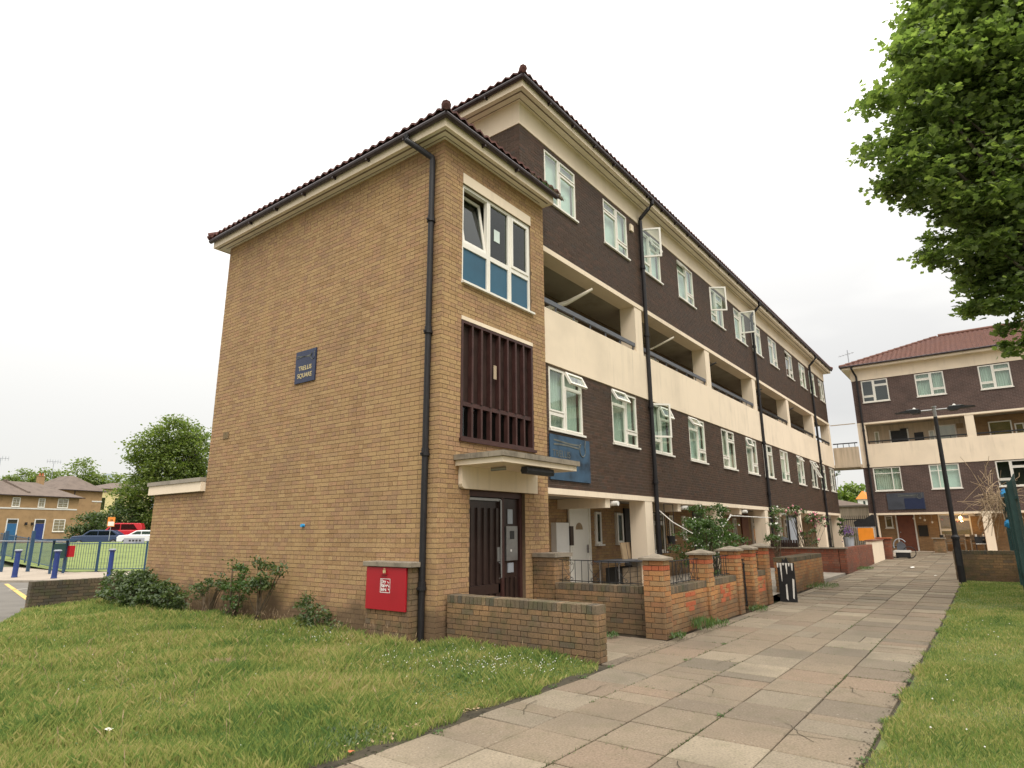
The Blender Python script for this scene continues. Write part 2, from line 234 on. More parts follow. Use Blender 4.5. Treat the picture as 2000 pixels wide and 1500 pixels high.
# ================================================================== object helpers
W = {}
def put(o, parent=None, mw=None):
    mw = mw or Matrix.Identity(4)
    COL.objects.link(o) if o.name not in COL.objects else None
    if parent is not None:
        o.parent = parent; o.matrix_parent_inverse = W[parent].inverted()
    o.matrix_basis = mw; W[o] = mw
    return o
def thing(name, label, cat, loc, rz=0, group=None, kind=None):
    o = bpy.data.objects.new(name, None); o.empty_display_size = 0.2
    put(o, None, Matrix.Translation(loc) @ Matrix.Rotation(rz, 4, 'Z'))
    return tag(o, label, cat, group, kind)
def tag(o, label=None, cat=None, group=None, kind=None):
    if label: o['label'] = label
    if cat: o['category'] = cat
    if group: o['group'] = group
    if kind: o['kind'] = kind
    return o
class MB:
    def __init__(s): s.v = []; s.f = []; s.m = []; s.mi = 0
    def add(s, vs, fs):
        b = len(s.v); s.v += [tuple(v) for v in vs]; s.f += [[b + i for i in f] for f in fs]; s.m += [s.mi] * len(fs); return s
    def box(s, x0, x1, y0, y1, z0, z1, T=None):
        vs = [(x, y, z) for z in (z0, z1) for y in (y0, y1) for x in (x0, x1)]
        if T is not None: vs = [T @ Vector(v) for v in vs]
        return s.add(vs, [(0, 2, 3, 1), (4, 5, 7, 6), (0, 1, 5, 4), (2, 6, 7, 3), (0, 4, 6, 2), (1, 3, 7, 5)])
    def hexa(s, vs): return s.add(vs, [(0, 2, 3, 1), (4, 5, 7, 6), (0, 1, 5, 4), (2, 6, 7, 3), (0, 4, 6, 2), (1, 3, 7, 5)])
    def tube(s, pts, r, n=8, cap=True):
        pts = [Vector(p) for p in pts]; rings = []
        rr = r if isinstance(r, (list, tuple)) else [r] * len(pts)
        for i, p in enumerate(pts):
            d = (pts[min(i + 1, len(pts) - 1)] - pts[max(i - 1, 0)]).normalized()
            a = d.cross(Vector((0, 0, 1)) if abs(d.z) < 0.9 else Vector((1, 0, 0))).normalized(); b = d.cross(a)
            rings.append([p + (a * math.cos(t) + b * math.sin(t)) * rr[i] for t in [2 * math.pi * k / n for k in range(n)]])
        vs = [v for R_ in rings for v in R_]; fs = []
        for i in range(len(pts) - 1):
            for k in range(n): a0 = i * n + k; a1 = i * n + (k + 1) % n; fs.append((a0, a1, a1 + n, a0 + n))
        if cap: fs.append(tuple(range(n - 1, -1, -1))); fs.append(tuple(range(len(vs) - n, len(vs))))
        return s.add(vs, fs)
    def prism(s, poly, o, a, b, n, t):   # polygon in plane a,b extruded along n by t
        o, a, b, n = map(Vector, (o, a, b, n)); k = len(poly)
        vs = [o + a * p[0] + b * p[1] for p in poly] + [o + a * p[0] + b * p[1] + n * t for p in poly]
        return s.add(vs, [tuple(range(k - 1, -1, -1)), tuple(range(k, 2 * k))] + [(i, (i + 1) % k, (i + 1) % k + k, i + k) for i in range(k)])
    def lathe(s, prof, c=(0, 0, 0), n=16):
        vs = [(c[0] + r * math.cos(2 * math.pi * k / n), c[1] + r * math.sin(2 * math.pi * k / n), c[2] + z) for r, z in prof for k in range(n)]
        fs = [(i * n + k, i * n + (k + 1) % n, (i + 1) * n + (k + 1) % n, (i + 1) * n + k) for i in range(len(prof) - 1) for k in range(n)]
        fs += [tuple(range(n - 1, -1, -1)), tuple(range(len(vs) - n, len(vs)))]
        return s.add(vs, fs)
    def mesh(s, name, mats, smooth=False):
        m = bpy.data.meshes.new(name); m.from_pydata(s.v, [], s.f); 
        for mt in (mats if isinstance(mats, (list, tuple)) else [mats]): m.materials.append(MT[mt])
        if isinstance(mats, (list, tuple)): m.polygons.foreach_set('material_index', s.m)
        if smooth: m.polygons.foreach_set('use_smooth', [True] * len(s.f))
        m.update(); return m
    def build(s, name, mats, parent=None, label=None, kind=None, smooth=False, mw=None, bevel=0):
        o = bpy.data.objects.new(name, s.mesh(name, mats, smooth)); put(o, parent, mw if mw is not None else None)
        if bevel: b = o.modifiers.new('bevel', 'BEVEL'); b.width = bevel; b.segments = 2; b.limit_method = 'ANGLE'
        return tag(o, label, None, None, kind)
def bx(name, mat, parent, x0, x1, y0, y1, z0, z1, **k): return MB().box(x0, x1, y0, y1, z0, z1).build(name, mat, parent, **k)
def arr_mesh(name, V, F, mat):   # V Nx3, F MxK
    m = bpy.data.meshes.new(name); V = np.asarray(V, np.float32); F = np.asarray(F, np.int32); M_, K = F.shape
    m.vertices.add(len(V)); m.vertices.foreach_set('co', V.ravel()); m.loops.add(M_ * K); m.loops.foreach_set('vertex_index', F.ravel())
    m.polygons.add(M_); m.polygons.foreach_set('loop_start', np.arange(0, M_ * K, K, dtype=np.int32)); m.polygons.foreach_set('use_smooth', np.zeros(M_, bool)); m.update(calc_edges=True); m.validate()
    m.materials.append(MT[mat]); return m
def inst(name, mesh, parent, mw, label=None): o = bpy.data.objects.new(name, mesh); put(o, parent, mw); return tag(o, label)
def text(s, size, mat, parent, mw, name='lettering', ext=0.002, align='CENTER', bold=0.0):
    c = bpy.data.curves.new(name, 'FONT'); c.body = s; c.size = size; c.extrude = ext; c.align_x = align; c.offset = bold
    o = bpy.data.objects.new(name, c); COL.objects.link(o); dg = bpy.context.evaluated_depsgraph_get(); me = bpy.data.meshes.new_from_object(o.evaluated_get(dg))
    bpy.data.objects.remove(o); me.materials.clear(); me.materials.append(MT[mat]); return inst(name, me, parent, mw)
def hgt(x, y):
    a = min(max((x - 14) * 0.013, 0), 0.36) if y < 18 else 0
    d = math.hypot(x, y); b = 0
    if y > 22:
        t = min(max((d - 33) / 27, 0), 1); b = 0.95 * t * t * (3 - 2 * t)
        if d > 61: b = max(0.45, 0.95 - (d - 61) * 0.12)
    return max(a, b)
# ------------------------------------------------------------------ bricks
_unit = {}
def unit(mat):
    if mat not in _unit:
        c = 0.5; e = 0.03
        V = [(-.5, .5, -.5), (.5, .5, -.5), (-.5, .5, .5), (.5, .5, .5), (-.5, -.46, -.5), (.5, -.46, -.5), (-.5, -.46, .5), (.5, -.46, .5), (-.492, -.5, -.475), (.492, -.5, -.475), (-.492, -.5, .475), (.492, -.5, .475)]
        F = [(8, 9, 11, 10), (4, 5, 9, 8), (5, 7, 11, 9), (7, 6, 10, 11), (6, 4, 8, 10), (0, 4, 6, 2), (1, 3, 7, 5), (2, 6, 7, 3), (0, 1, 5, 4)]
        m = bpy.data.meshes.new('brick'); m.from_pydata(V, [], F); m.materials.append(MT[mat]); _unit[mat] = m
    return _unit[mat]
def courses(u0, u1, z0, z1, ops=(), bond='stretcher', ch=0.075, bl=0.225, gap=0.009):
    res = []; n = int(round((z1 - z0) / ch)); ch2 = (z1 - z0) / max(1, n)
    for i in range(n):
        za, zb = z0 + i * ch2 + gap / 2, z0 + (i + 1) * ch2 - gap / 2; zm = (za + zb) / 2
        if bond == 'stretcher': seq = [bl]; off = (i % 2) * bl / 2
        elif bond == 'flemish': seq = [bl, bl / 2]; off = (i % 2) * bl * 0.75
        else: seq = [bl / 2] if i % 4 == 3 else [bl]; off = (i % 2) * bl / 2
        e = [u0 - off]; k = 0
        while e[-1] < u1: e.append(e[-1] + seq[k % len(seq)] * (1 + (random.random() - .5) * 0.05)); k += 1
        for a, b in zip(e[:-1], e[1:]):
            a = max(a, u0); b = min(b, u1); segs = [(a, b)]
            for (oa, ob, oz0, oz1) in ops:
                if oz0 < zm < oz1:
                    ns = []
                    for s0, s1 in segs:
                        if ob <= s0 or oa >= s1: ns.append((s0, s1)); continue
                        if s0 < oa: ns.append((s0, oa))
                        if s1 > ob: ns.append((ob, s1))
                    segs = ns
            res += [(s0 + gap / 2, s1 - gap / 2, za, zb) for s0, s1 in segs if s1 - s0 > 0.03]
    return res
def face_bricks(o, u, n, cs, depth=0.05, jit=0.0018):   # o origin point on face plane, u along, n outward
    o, u, n = Vector(o), Vector(u), Vector(n); res = []
    for ua, ub, za, zb in cs:
        c = o + u * ((ua + ub) / 2) + Vector((0, 0, (za + zb) / 2)) - n * (depth / 2) + n * random.uniform(-jit, jit)
        res.append((c, u, n, ub - ua, depth, zb - za))
    return res
BOXF = np.array([(0, 2, 3, 1), (4, 5, 7, 6), (0, 1, 5, 4), (2, 6, 7, 3), (0, 4, 6, 2), (1, 3, 7, 5)])
def lay(parent, bricks, mat, n_ind=0, name='brick', stuff='brickwork', near=None):
    p = Vector(near) if near else CAMP
    bricks = sorted(bricks, key=lambda b: (b[0] - p).length)
    for c, u, n, l, d, h in bricks[:n_ind]:
        mw = Matrix(((u.x * l, -n.x * d, 0, c.x), (u.y * l, -n.y * d, 0, c.y), (0, 0, h, c.z), (0, 0, 0, 1)))
        inst(name, unit(mat), parent, mw)
    rest = bricks[n_ind:]
    if rest:
        C = np.array([b[0][:] for b in rest]); U = np.array([(b[1] * b[3] / 2)[:] for b in rest]); Nn = np.array([(b[2] * b[4] / 2)[:] for b in rest]); Z = np.array([(0, 0, b[5] / 2) for b in rest])
        V = np.stack([C + sz * Z - sn * Nn + su * U for sz in (-1, 1) for sn in (-1, 1) for su in (-1, 1)], 1).reshape(-1, 3)
        F = (BOXF[None] + (np.arange(len(rest)) * 8)[:, None, None]).reshape(-1, 4)
        put(tag(bpy.data.objects.new(stuff, arr_mesh(stuff, V, F, mat)), kind='stuff'), parent)
def wall_face(mb, o, u, n, u0, u1, z0, z1, ops=(), depth=0.35, inset=0.005):
    """flat face with recessed cavities at the openings"""
    o, u, n = Vector(o) - Vector(n) * inset, Vector(u), Vector(n)
    us = sorted({u0, u1, *[v for q in ops for v in q[:2]]}); zs = sorted({z0, z1, *[v for q in ops for v in q[2:]]})
    us = [v for v in us if u0 <= v <= u1]; zs = [v for v in zs if z0 <= v <= z1]
    P = lambda a, z, d=0: o + u * a + Vector((0, 0, z)) - n * d
    for a, b in zip(us[:-1], us[1:]):
        for c, d in zip(zs[:-1], zs[1:]):
            am, cm = (a + b) / 2, (c + d) / 2
            if any(q[0] < am < q[1] and q[2] < cm < q[3] for q in ops): continue
            mb.add([P(a, c), P(b, c), P(b, d), P(a, d)], [(0, 1, 2, 3)])
    for a, b, c, d in ops:
        D = depth
        mb.add([P(a, c), P(b, c), P(b, d), P(a, d), P(a, c, D), P(b, c, D), P(b, d, D), P(a, d, D)], [(0, 4, 5, 1), (1, 5, 6, 2), (2, 6, 7, 3), (3, 7, 4, 0)])
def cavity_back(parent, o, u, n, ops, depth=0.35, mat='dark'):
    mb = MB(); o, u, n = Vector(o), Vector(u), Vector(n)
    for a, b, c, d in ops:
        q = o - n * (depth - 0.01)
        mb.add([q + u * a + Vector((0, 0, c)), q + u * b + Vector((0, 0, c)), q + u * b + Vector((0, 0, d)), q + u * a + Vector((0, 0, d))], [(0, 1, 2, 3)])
    return mb.build('dark_backing', mat, parent, kind='stuff')  # flat dark sheet behind each opening, the unlit room's shade painted as its colour

# ------------------------------------------------------------------ windows (local: x right, -y outward, z up)
_wm = {}
def lights(t, w_, h_):
    m = w_ * 0.46; a = w_ * 0.54
    if t == 'A': return m, [(0, m, 0.27 * h_, h_), (0, m, 0, 0.27 * h_), (m, w_, 0.74 * h_, h_), (m, w_, 0, 0.74 * h_)]
    if t == 'B': return a, [(a, w_, 0.27 * h_, h_), (a, w_, 0, 0.27 * h_), (0, a, 0.74 * h_, h_), (0, a, 0, 0.74 * h_)]
    if t == 'C': return w_ * .68, [(0, w_ * .68, .74 * h_, h_), (0, w_ * .68, 0, .74 * h_), (w_ * .68, w_, .74 * h_, h_), (w_ * .68, w_, 0, .74 * h_)]
    if t == 'D': return w_ * .30, [(0, w_ * .30, .74 * h_, h_), (0, w_ * .30, 0, .74 * h_), (w_ * .30, w_, .74 * h_, h_), (w_ * .30, w_, 0, .74 * h_)]
    if t == 'T': return w_, [(0, w_, 0, h_)]
    if t == 'S': return w_, [(0, w_, 0, h_ / 2), (0, w_, h_ / 2, h_)]
def ring(mb, x0, x1, z0, z1, b, y0, y1):
    mb.box(x0, x0 + b, y0, y1, z0, z1).box(x1 - b, x1, y0, y1, z0, z1).box(x0 + b, x1 - b, y0, y1, z0, z0 + b).box(x0 + b, x1 - b, y0, y1, z1 - b, z1)
def window(parent, mw, w_, h_, t='A', opens=None, curtain='curtain', sill=True, frame='white', glass='glass', bars=False, fw=0.045):
    opens = opens or {}; key = (t, w_, h_, tuple(sorted(opens)), frame)
    mx_, Ls = lights(t, w_, h_)
    if key not in _wm:
        mb = MB(); ring(mb, 0, w_, 0, h_, fw, 0.02, 0.09)
        if mx_ < w_: mb.box(mx_ - .022, mx_ + .022, 0.021, 0.088, fw, h_ - fw)
        for i, (a, b, c, d) in enumerate(Ls):
            if c > 0: mb.box(a + .02, b - .02, 0.023, 0.086, c - .018, c + .018)
            if i not in opens and t in 'ABT': ring(mb, a + .028, b - .028, c + .026, d - .026, 0.034, 0.008, 0.06)
        _wm[key] = mb.mesh('window', frame)
    o = inst('window', _wm[key], parent, mw)
    for i, (a, b, c, d) in enumerate(Ls):
        k2 = ('p', t, w_, h_, i, glass)
        if i in opens:
            k3 = ('s', t, w_, h_, i, frame, glass)
            ang, hinge = opens[i]; ww, hh = b - a - .04, d - c - .04
            if hinge == 'top': T = Matrix.Translation((a + .02, 0.01, d - .02)) @ Matrix.Rotation(R(-ang), 4, 'X'); off = (0, -hh)
            elif hinge == 'left': T = Matrix.Translation((a + .02, 0.01, c + .02)) @ Matrix.Rotation(R(-ang), 4, 'Z'); off = (0, 0)
            else: T = Matrix.Translation((b - .02, 0.01, c + .02)) @ Matrix.Rotation(R(ang), 4, 'Z'); off = (-ww, 0)
            k3 += (hinge,)
            if k3 not in _wm:
                mb = MB(); ring(mb, off[0], off[0] + ww, off[1], off[1] + hh, 0.05, -0.025, 0.025); mb.mi = 1; mb.box(off[0] + .05, off[0] + ww - .05, -0.004, 0.004, off[1] + .05, off[1] + hh - .05)
                _wm[k3] = mb.mesh('sash', [frame, glass])
            inst('sash', _wm[k3], o, mw @ T, 'open white casement')
        else:
            if k2 not in _wm: _wm[k2] = MB().box(a + .02, b - .02, 0.036, 0.042, c + .02, d - .02).mesh('pane', glass)
            inst('pane', _wm[k2], o, mw)
            if bars:
                inst('glazing_bar', MB().box((a + b) / 2 - .012, (a + b) / 2 + .012, .02, .06, c + .03, d - .03).box(a + .04, b - .04, .02, .06, (c + d) / 2 - .012, (c + d) / 2 + .012).mesh('glazing_bar', frame), o, mw)
    if sill:
        ks = ('sill', w_, frame)
        if ks not in _wm: _wm[ks] = MB().box(-.03, w_ + .03, -.05, .08, -.045, -0.002).mesh('sill', frame)
        inst('sill', _wm[ks], o, mw)
    if curtain:
        kc = ('c', w_, h_, curtain)
        if kc not in _wm:
            n = 60 if curtain == 'curtain' else 2; mb = MB()
            for i in range(n):
                x0, x1 = .03 + (w_ - .06) * i / n, .03 + (w_ - .06) * (i + 1) / n
                y0, y1 = [.15 + (.018 * math.sin(k * 1.3) if n > 2 else 0) for k in (i, i + 1)]
                mb.add([(x0, y0, .03), (x1, y1, .03), (x1, y1, h_ - .03), (x0, y0, h_ - .03)], [(0, 1, 2, 3)])
            _wm[kc] = mb.mesh('curtain', curtain)
        inst('curtain', _wm[kc], o, mw)
    return o
RL = Matrix.Rotation(R(-90), 4, 'Z')      # turns local -y outward into world -x outward
# ------------------------------------------------------------------ roofs of pantiles
def hip_roof(parent, x0, x1, y0, y1, z, pitch, mat, hips=(1, 1, 1, 1), sides='NSEW', pan=0.21, course=0.30, gable=None, half=None):
    """rectangle eaves x0..x1,y0..y1 ; equal pitch hips; corrugated courses"""
    tp = math.tan(pitch); half = half or min(x1 - x0, y1 - y0) / 2
    S = {'S': ((x0, y0), (1, 0), (0, 1), x1 - x0), 'N': ((x1, y1), (-1, 0), (0, -1), x1 - x0), 'W': ((x0, y1), (0, -1), (1, 0), y1 - y0), 'E': ((x1, y0), (0, 1), (-1, 0), y1 - y0)}
    for sd_ in sides:
        (ox, oy), a, b, Ln = S[sd_]; mb = MB(); ns = int(Ln / pan * 4)
        off = lambda u: 0.030 * math.sin(u / pan * 2 * math.pi)
        if ns > 900: ns = 900
        for i in range(ns):
            ua, ub = Ln * i / ns, Ln * (i + 1) / ns
            ta, tb = max(.02, min(ua, Ln - ua, half)), max(.02, min(ub, Ln - ub, half))
            if gable == 'E' and sd_ in 'SN':
                ta = min(ua if sd_ == 'S' else Ln - ua, half); tb = min(ub if sd_ == 'S' else Ln - ub, half)
            k = 0
            while k * course < max(ta, tb):
                t0, t1 = k * course, (k + 1) * course
                P = lambda u, t, dz: (ox + a[0] * u + b[0] * t, oy + a[1] * u + b[1] * t, z + t * tp + off(u) + dz)
                a0, a1, b0, b1 = min(t0, ta), min(t1, ta), min(t0, tb), min(t1, tb)
                mb.add([P(ua, a0, .03), P(ub, b0, .03), P(ub, b1, .0), P(ua, a1, .0)], [(0, 1, 2, 3)])
                mb.add([P(ua, a0, -.01), P(ub, b0, -.01), P(ub, b0, .03), P(ua, a0, .03)], [(0, 1, 2, 3)])
                k += 1
        mb.build('roof_tiles', mat, parent, kind='stuff')
    # hip and ridge tiles
    mb = MB()
    cs = [((x0, y0), (1, 1)), ((x0, y1), (1, -1)), ((x1, y0), (-1, 1)), ((x1, y1), (-1, -1))]
    if gable == 'E': cs = cs[:2]
    for (cx, cy), (dx, dy) in cs:
        n = int(half / 0.3)
        for k in range(n):
            p0 = Vector((cx + dx * k * .3, cy + dy * k * .3, z + k * .3 * tp + .035)); p1 = Vector((cx + dx * (k + 1.1) * .3, cy + dy * (k + 1.1) * .3, z + (k + 1.1) * .3 * tp + .02))
            mb.tube([p0, p1], [.085, .07], 8)
        mb.tube([Vector((cx - dx * .02, cy - dy * .02, z - .02)), Vector((cx + dx * .12, cy + dy * .12, z + .10)), Vector((cx + dx * .16, cy + dy * .16, z + .14))], [.05, .055, .012], 8)
    if x1 - x0 > y1 - y0: q0, q1 = (x0 + half, (y0 + y1) / 2), ((x1 - half) if gable != 'E' else x1, (y0 + y1) / 2)
    else: q0, q1 = ((x0 + x1) / 2, y0 + half), ((x0 + x1) / 2, y1 - half)
    if math.hypot(q1[0] - q0[0], q1[1] - q0[1]) > .1: mb.tube([(q0[0], q0[1], z + half * tp + .04), (q1[0], q1[1], z + half * tp + .04)], .11, 8)
    mb.build('hip_tiles', mat, parent, kind='stuff')
def eaves(parent, x0, x1, y0, y1, z0, z1, ov, sides='SW', gmat='gutter', fasc='cream', gutter=True):
    """fascia ring, soffit and gutter round a wall rectangle; ov overhang"""
    X0, X1, Y0, Y1 = x0 - ov, x1 + ov, y0 - ov, y1 + ov
    mb = MB(); t = .025
    mb.box(X0, X1, Y0, Y0 + t, z0, z1).box(X0, X0 + t, Y0 + t, Y1 - t, z0, z1).box(X0, X1, Y1 - t, Y1, z0, z1).box(X1 - t, X1, Y0 + t, Y1 - t, z0, z1)
    mb.build('fascia', fasc, parent)
    MB().box(X0 + t, X1 - t, Y0 + t, Y1 - t, z0 + .012, z0 + .03).build('soffit', 'soffit', parent)
    # perforated vent strip and groove along the soffit
    mb = MB()
    for off, w_ in ((ov * .30, .03), (ov * .75, .012)):
        mb.box(x0 - ov + off, X1 - off, Y0 + off, Y0 + off + w_, z0 + .004, z0 + .011); mb.box(X0 + off, X0 + off + w_, Y0 + off + w_ + .002, Y1 - off, z0 + .004, z0 + .011)
    mb.build('soffit_vent', 'mortar_brown', parent)
    if gutter:
        g = .052; gz = z1 - .02; gx0, gy0, gx1, gy1 = X0 - g - .004, Y0 - g - .004, X1 + g, Y1 + g
        MB().tube([(gx1, gy0, gz), (gx0 - g * .4, gy0, gz)], g, 10).tube([(gx0, gy0 - g * .4, gz - .001), (gx0, gy1, gz - .001)], g, 10).build('gutter', gmat, parent, smooth=False)
        mb = MB(); 
        for k in range(1, int((gx1 - gx0) / 1.0)): mb.box(gx0 + k, gx0 + k + .03, gy0 - .03, Y0, gz - .085, gz - .02)
        for k in range(1, int((gy1 - gy0) / 1.0)): mb.box(gx0 - .03, X0, gy0 + k, gy0 + k + .03, gz - .085, gz - .02)
        mb.build('gutter_bracket', gmat, parent, kind='stuff')
    return X0, X1, Y0, Y1
def downpipe(parent, x, y, z0, z1, top=None, r=.05, nrm=(0, -1)):
    pts = [(x, y, z0), (x, y, z1)]
    if top: pts += [(x, y, z1 + .06), ((x * .35 + top[0] * .65), (y * .35 + top[1] * .65), z1 + (top[2] - z1) * .55), (top[0], top[1], top[2] - .12), top]
    o = MB().tube(pts, r, 12).build('downpipe', 'pipe', parent, smooth=False)
    z = z0 + .75
    while z < z1:
        MB().tube([(x, y, z), (x, y, z + .05)], r * 1.4, 12).tube([(x, y, z + .05), (x, y, z + .12)], r * 1.2, 12).box(x - .02 + nrm[0] * -.0, x + .02, y, y + .02, z, z + .05).box(x - .10, x + .10, y + (-.012), y + .012, z + .01, z + .04).build('pipe_collar', 'pipe', o)
        z += 2.0
    return o

# ================================================================== STAIR TOWER
TX0, TX1, TY0, TY1, TZ = 6.96, 9.98, 6.70, 13.78, 8.34
tower = thing('stair_tower', 'yellow brick stair tower with one blank side, brown entrance door and tiled hip roof', 'stair tower', (TX0, TY0, 0))
opR = [(7.45, 9.51, 5.80, 7.67), (7.45, 9.53, 3.06, 5.10), (7.71, 9.22, 0.0, 2.26)]
lintR = [(7.45, 9.51, 7.67, 7.87), (7.45, 9.53, 5.10, 5.17), (7.43, 9.53, 2.262, 2.56)]
mb = MB(); i_ = .012
wall_face(mb, (0, TY0, 0), (1, 0, 0), (0, -1, 0), TX0 + i_, TX1 - i_, -0.1, TZ, opR, depth=.3)
wall_face(mb, (TX0, 0, 0), (0, 1, 0), (-1, 0, 0), TY0 + i_, TY1, -0.1, TZ)
wall_face(mb, (TX0, 0, 0), (0, 1, 0), (-1, 0, 0), TY1, 16.21, -0.1, 2.5)
wall_face(mb, (TX1, 0, 0), (0, 1, 0), (1, 0, 0), TY0 + i_, 7.2, -0.1, TZ)
mb.box(TX0 + .2, TX1 - .05, TY1 - .3, TY1 - .012, 2.5, TZ); mb.box(TX0 + .2, 11.5, 16.0, 16.198, -.1, 2.5)
mb.build('wall', 'mortar_buff', tower)
br = face_bricks((0, TY0, 0), (1, 0, 0), (0, -1, 0), courses(TX0, TX1, 0, 8.325, opR + lintR, 'flemish'))
br += face_bricks((TX0, 0, 0), (0, 1, 0), (-1, 0, 0), courses(TY0, TY1, 2.475, 8.325, [(10.0, 10.65, 4.45, 5.10)][:0], 'english'))
br += face_bricks((TX0, 0, 0), (0, 1, 0), (-1, 0, 0), courses(TY0, 16.21, 0, 2.475, [(6.97, 7.94, 0, 1.1)], 'english'))
br += face_bricks((TX1, 0, 0), (0, 1, 0), (1, 0, 0), courses(TY0, 7.0, 0, 8.325, (), 'flemish'))
lay(tower, br, 'brick_buff', 300)
cavity_back(tower, (0, TY0, 0), (1, 0, 0), (0, -1, 0), opR, depth=.3)
for q in lintR[:2]: bx('lintel', 'cream', tower, q[0], q[1], TY0 - .012, TY0 + .05, q[2] + .002, q[3])
# stair window: three columns, blue panels under
def stair_window():
    x0, x1, z0, z1 = opR[0]; y = TY0 + .03; f = MB(); ring(f, x0, x1, z0, z1, .055, y, y + .08)
    c1, c2 = 8.21, 8.85; zm = 6.51
    for c in (c1, c2): f.box(c - .05, c + .05, y + .002, y + .078, z0 + .055, z1 - .055); f.box(c - .006, c + .006, y - .006, y + .002, z0, z1)
    for a, b in ((x0 + .055, c1 - .05), (c1 + .05, c2 - .05), (c2 + .05, x1 - .055)): f.box(a, b, y + .004, y + .076, zm - .045, zm + .045)
    ring(f, c2 + .05, x1 - .055, zm + .045, z1 - .055, .05, y - .012, y + .05)
    w_ = f.build('window', 'white', tower)
    for a, b in ((x0 + .055, c1 - .05), (c1 + .05, c2 - .05), (c2 + .05, x1 - .055)):
        bx('blue_panel', 'blue_panel', w_, a, b, y + .03, y + .045, z0 + .055, zm - .045)
    bx('pane', 'glass_dark', w_, c1 + .05, c2 - .05, y + .036, y + .042, zm + .045, z1 - .055)
    bx('pane', 'glass_dark', w_, c2 + .10, x1 - .105, y + .02, y + .026, zm + .095, z1 - .105)
    # tilted sash, bottom hinged, leaning inwards
    T = Matrix.Translation((x0 + .06, y + .02, zm + .05)) @ Matrix.Rotation(R(-9), 4, 'X'); m2 = MB(); ww, hh = c1 - .05 - x0 - .065, z1 - .06 - zm - .05
    ring(m2, 0, ww, 0, hh, .055, -.01, .04); m2.mi = 1; m2.box(.055, ww - .055, .012, .018, .055, hh - .055)
    inst('sash', m2.mesh('sash', ['white', 'glass_dark']), w_, T, 'tilted white sash of the stair window')
    bx('sill', 'white', w_, x0 - .02, x1 + .05, TY0 - .06, y, z0 - .04, z0 - .003)
    bx('notice', 'blind', w_, 8.40, 8.57, y + .024, y + .03, 6.93, 7.17)
    bx('stair_wall', 'wood', w_, x0 + .1, x1 - .1, TY0 + .24, TY0 + .26, z0 + .1, 6.2)
stair_window()
def louvre():
    x0, x1, z0, z1 = opR[1]; y = TY0 + .03; f = MB(); ring(f, x0, x1, z0, z1, .05, y - .035, y + .08); zm = 3.66
    f.box(x0 + .05, x1 - .05, y - .01, y + .05, zm - .035, zm + .035)
    w_ = f.build('louvred_window', 'brown_frame', tower)
    n = 8; d = (x1 - x0 - .1) / n
    for k in range(1, n):
        c = x0 + .05 + d * k; bx('fin', 'brown_frame', w_, c - .022, c + .022, y - .033, y + .05, zm + .036, z1 - .05); bx('fin', 'brown_frame', w_, c - .022, c + .022, y - .033, y + .05, z0 + .05, zm - .036)
    for k in range(n):
        a, b = x0 + .05 + d * k + .022, x0 + .05 + d * (k + 1) - .022
        bx('panel', 'brown_panel', w_, a, b, y + .052, y + .062, zm, z1 - .05)
        bx('pane', 'glass_dark', w_, a, b, y + .052, y + .058, z0 + .05, zm)
    bx('sill', 'brown_frame', w_, x0 - .03, x1 + .03, TY0 - .05, y - .036, z0 - .04, z0 + .01)
    bx('notice', 'mortar_pale', w_, 8.31, 8.39, y - .04, y - .034, 4.22, 4.47)
louvre()
def entrance():
    x0, x1, z0, z1 = opR[2]; y = TY0 + .12; f = MB()
    f.box(x0, x0 + .06, y - .05, y + .06, 0, z1).box(x1 - .07, x1, y - .05, y + .06, 0, z1).box(x0 + .06, x1 - .07, y - .05, y + .06, z1 - .10, z1).box(8.62, 8.70, y - .05, y + .06, 0, z1 - .10)
    d = f.build('entrance_door', 'brown_frame', tower)
    lf = MB(); a, b = x0 + .065, 8.615; w_ = b - a
    lf.box(a, b, y, y + .03, .02, z1 - .105)
    for (za, zb) in ((.75, 1.98), (.12, .58)):
        for k in range(5): c = a + .09 + (w_ - .18) * k / 4; lf.box(c - .03, c + .03, y - .035, y - .001, za, zb)
    lf.box(a, b, y - .03, y - .001, .59, .74).box(a, a + .05, y - .03, y - .001, .02, 2.1).box(b - .05, b, y - .03, y - .001, .02, 2.1)
    leaf = lf.build('door_leaf', 'brown_panel', d)
    bx('door_trim', 'steel', d, a, b, y - .045, y - .036, 2.10, 2.14); bx('door_trim', 'steel', d, b - .03, b + .01, y - .06, y - .051, .9, 2.12)
    MB().tube([(b - .06, y - .05, .82), (b - .06, y - .10, .84), (b - .06, y - .10, 1.06), (b - .06, y - .05, 1.08)], .012, 8).build('handle', 'steel', d)
    bx('lock_plate', 'steel', d, b - .10, b - .02, y - .045, y - .036, 1.10, 1.33)
    sp = MB(); sp.box(8.705, x1 - .075, y, y + .03, 0, z1 - .11)
    for k in range(3): c = 8.79 + .13 * k; sp.box(c - .025, c + .025, y - .03, y - .001, .1, .82)
    sp.build('side_panel', 'brown_panel', d)
    ic = bx('intercom_panel', 'steel', d, 8.76, 9.08, y - .05, y - .001, 1.10, 1.68)
    bx('speaker_grille', 'letter_black', d, 8.86, 8.98, y - .056, y - .051, 1.46, 1.60); bx('notice', 'grey_plastic', d, 8.84, 8.98, y - .02, y - .002, 1.72, 1.97); bx('notice', 'grey_plastic', d, 8.84, 9.0, y - .02, y - .002, .90, 1.06)
    bx('button', 'letter_white', d, 8.87, 8.90, y - .057, y - .051, 1.25, 1.29)
    bx('step', 'concrete', d, x0 - .05, x1 + .05, TY0 - .12, TY0 + .02, -.02, .03)
entrance()
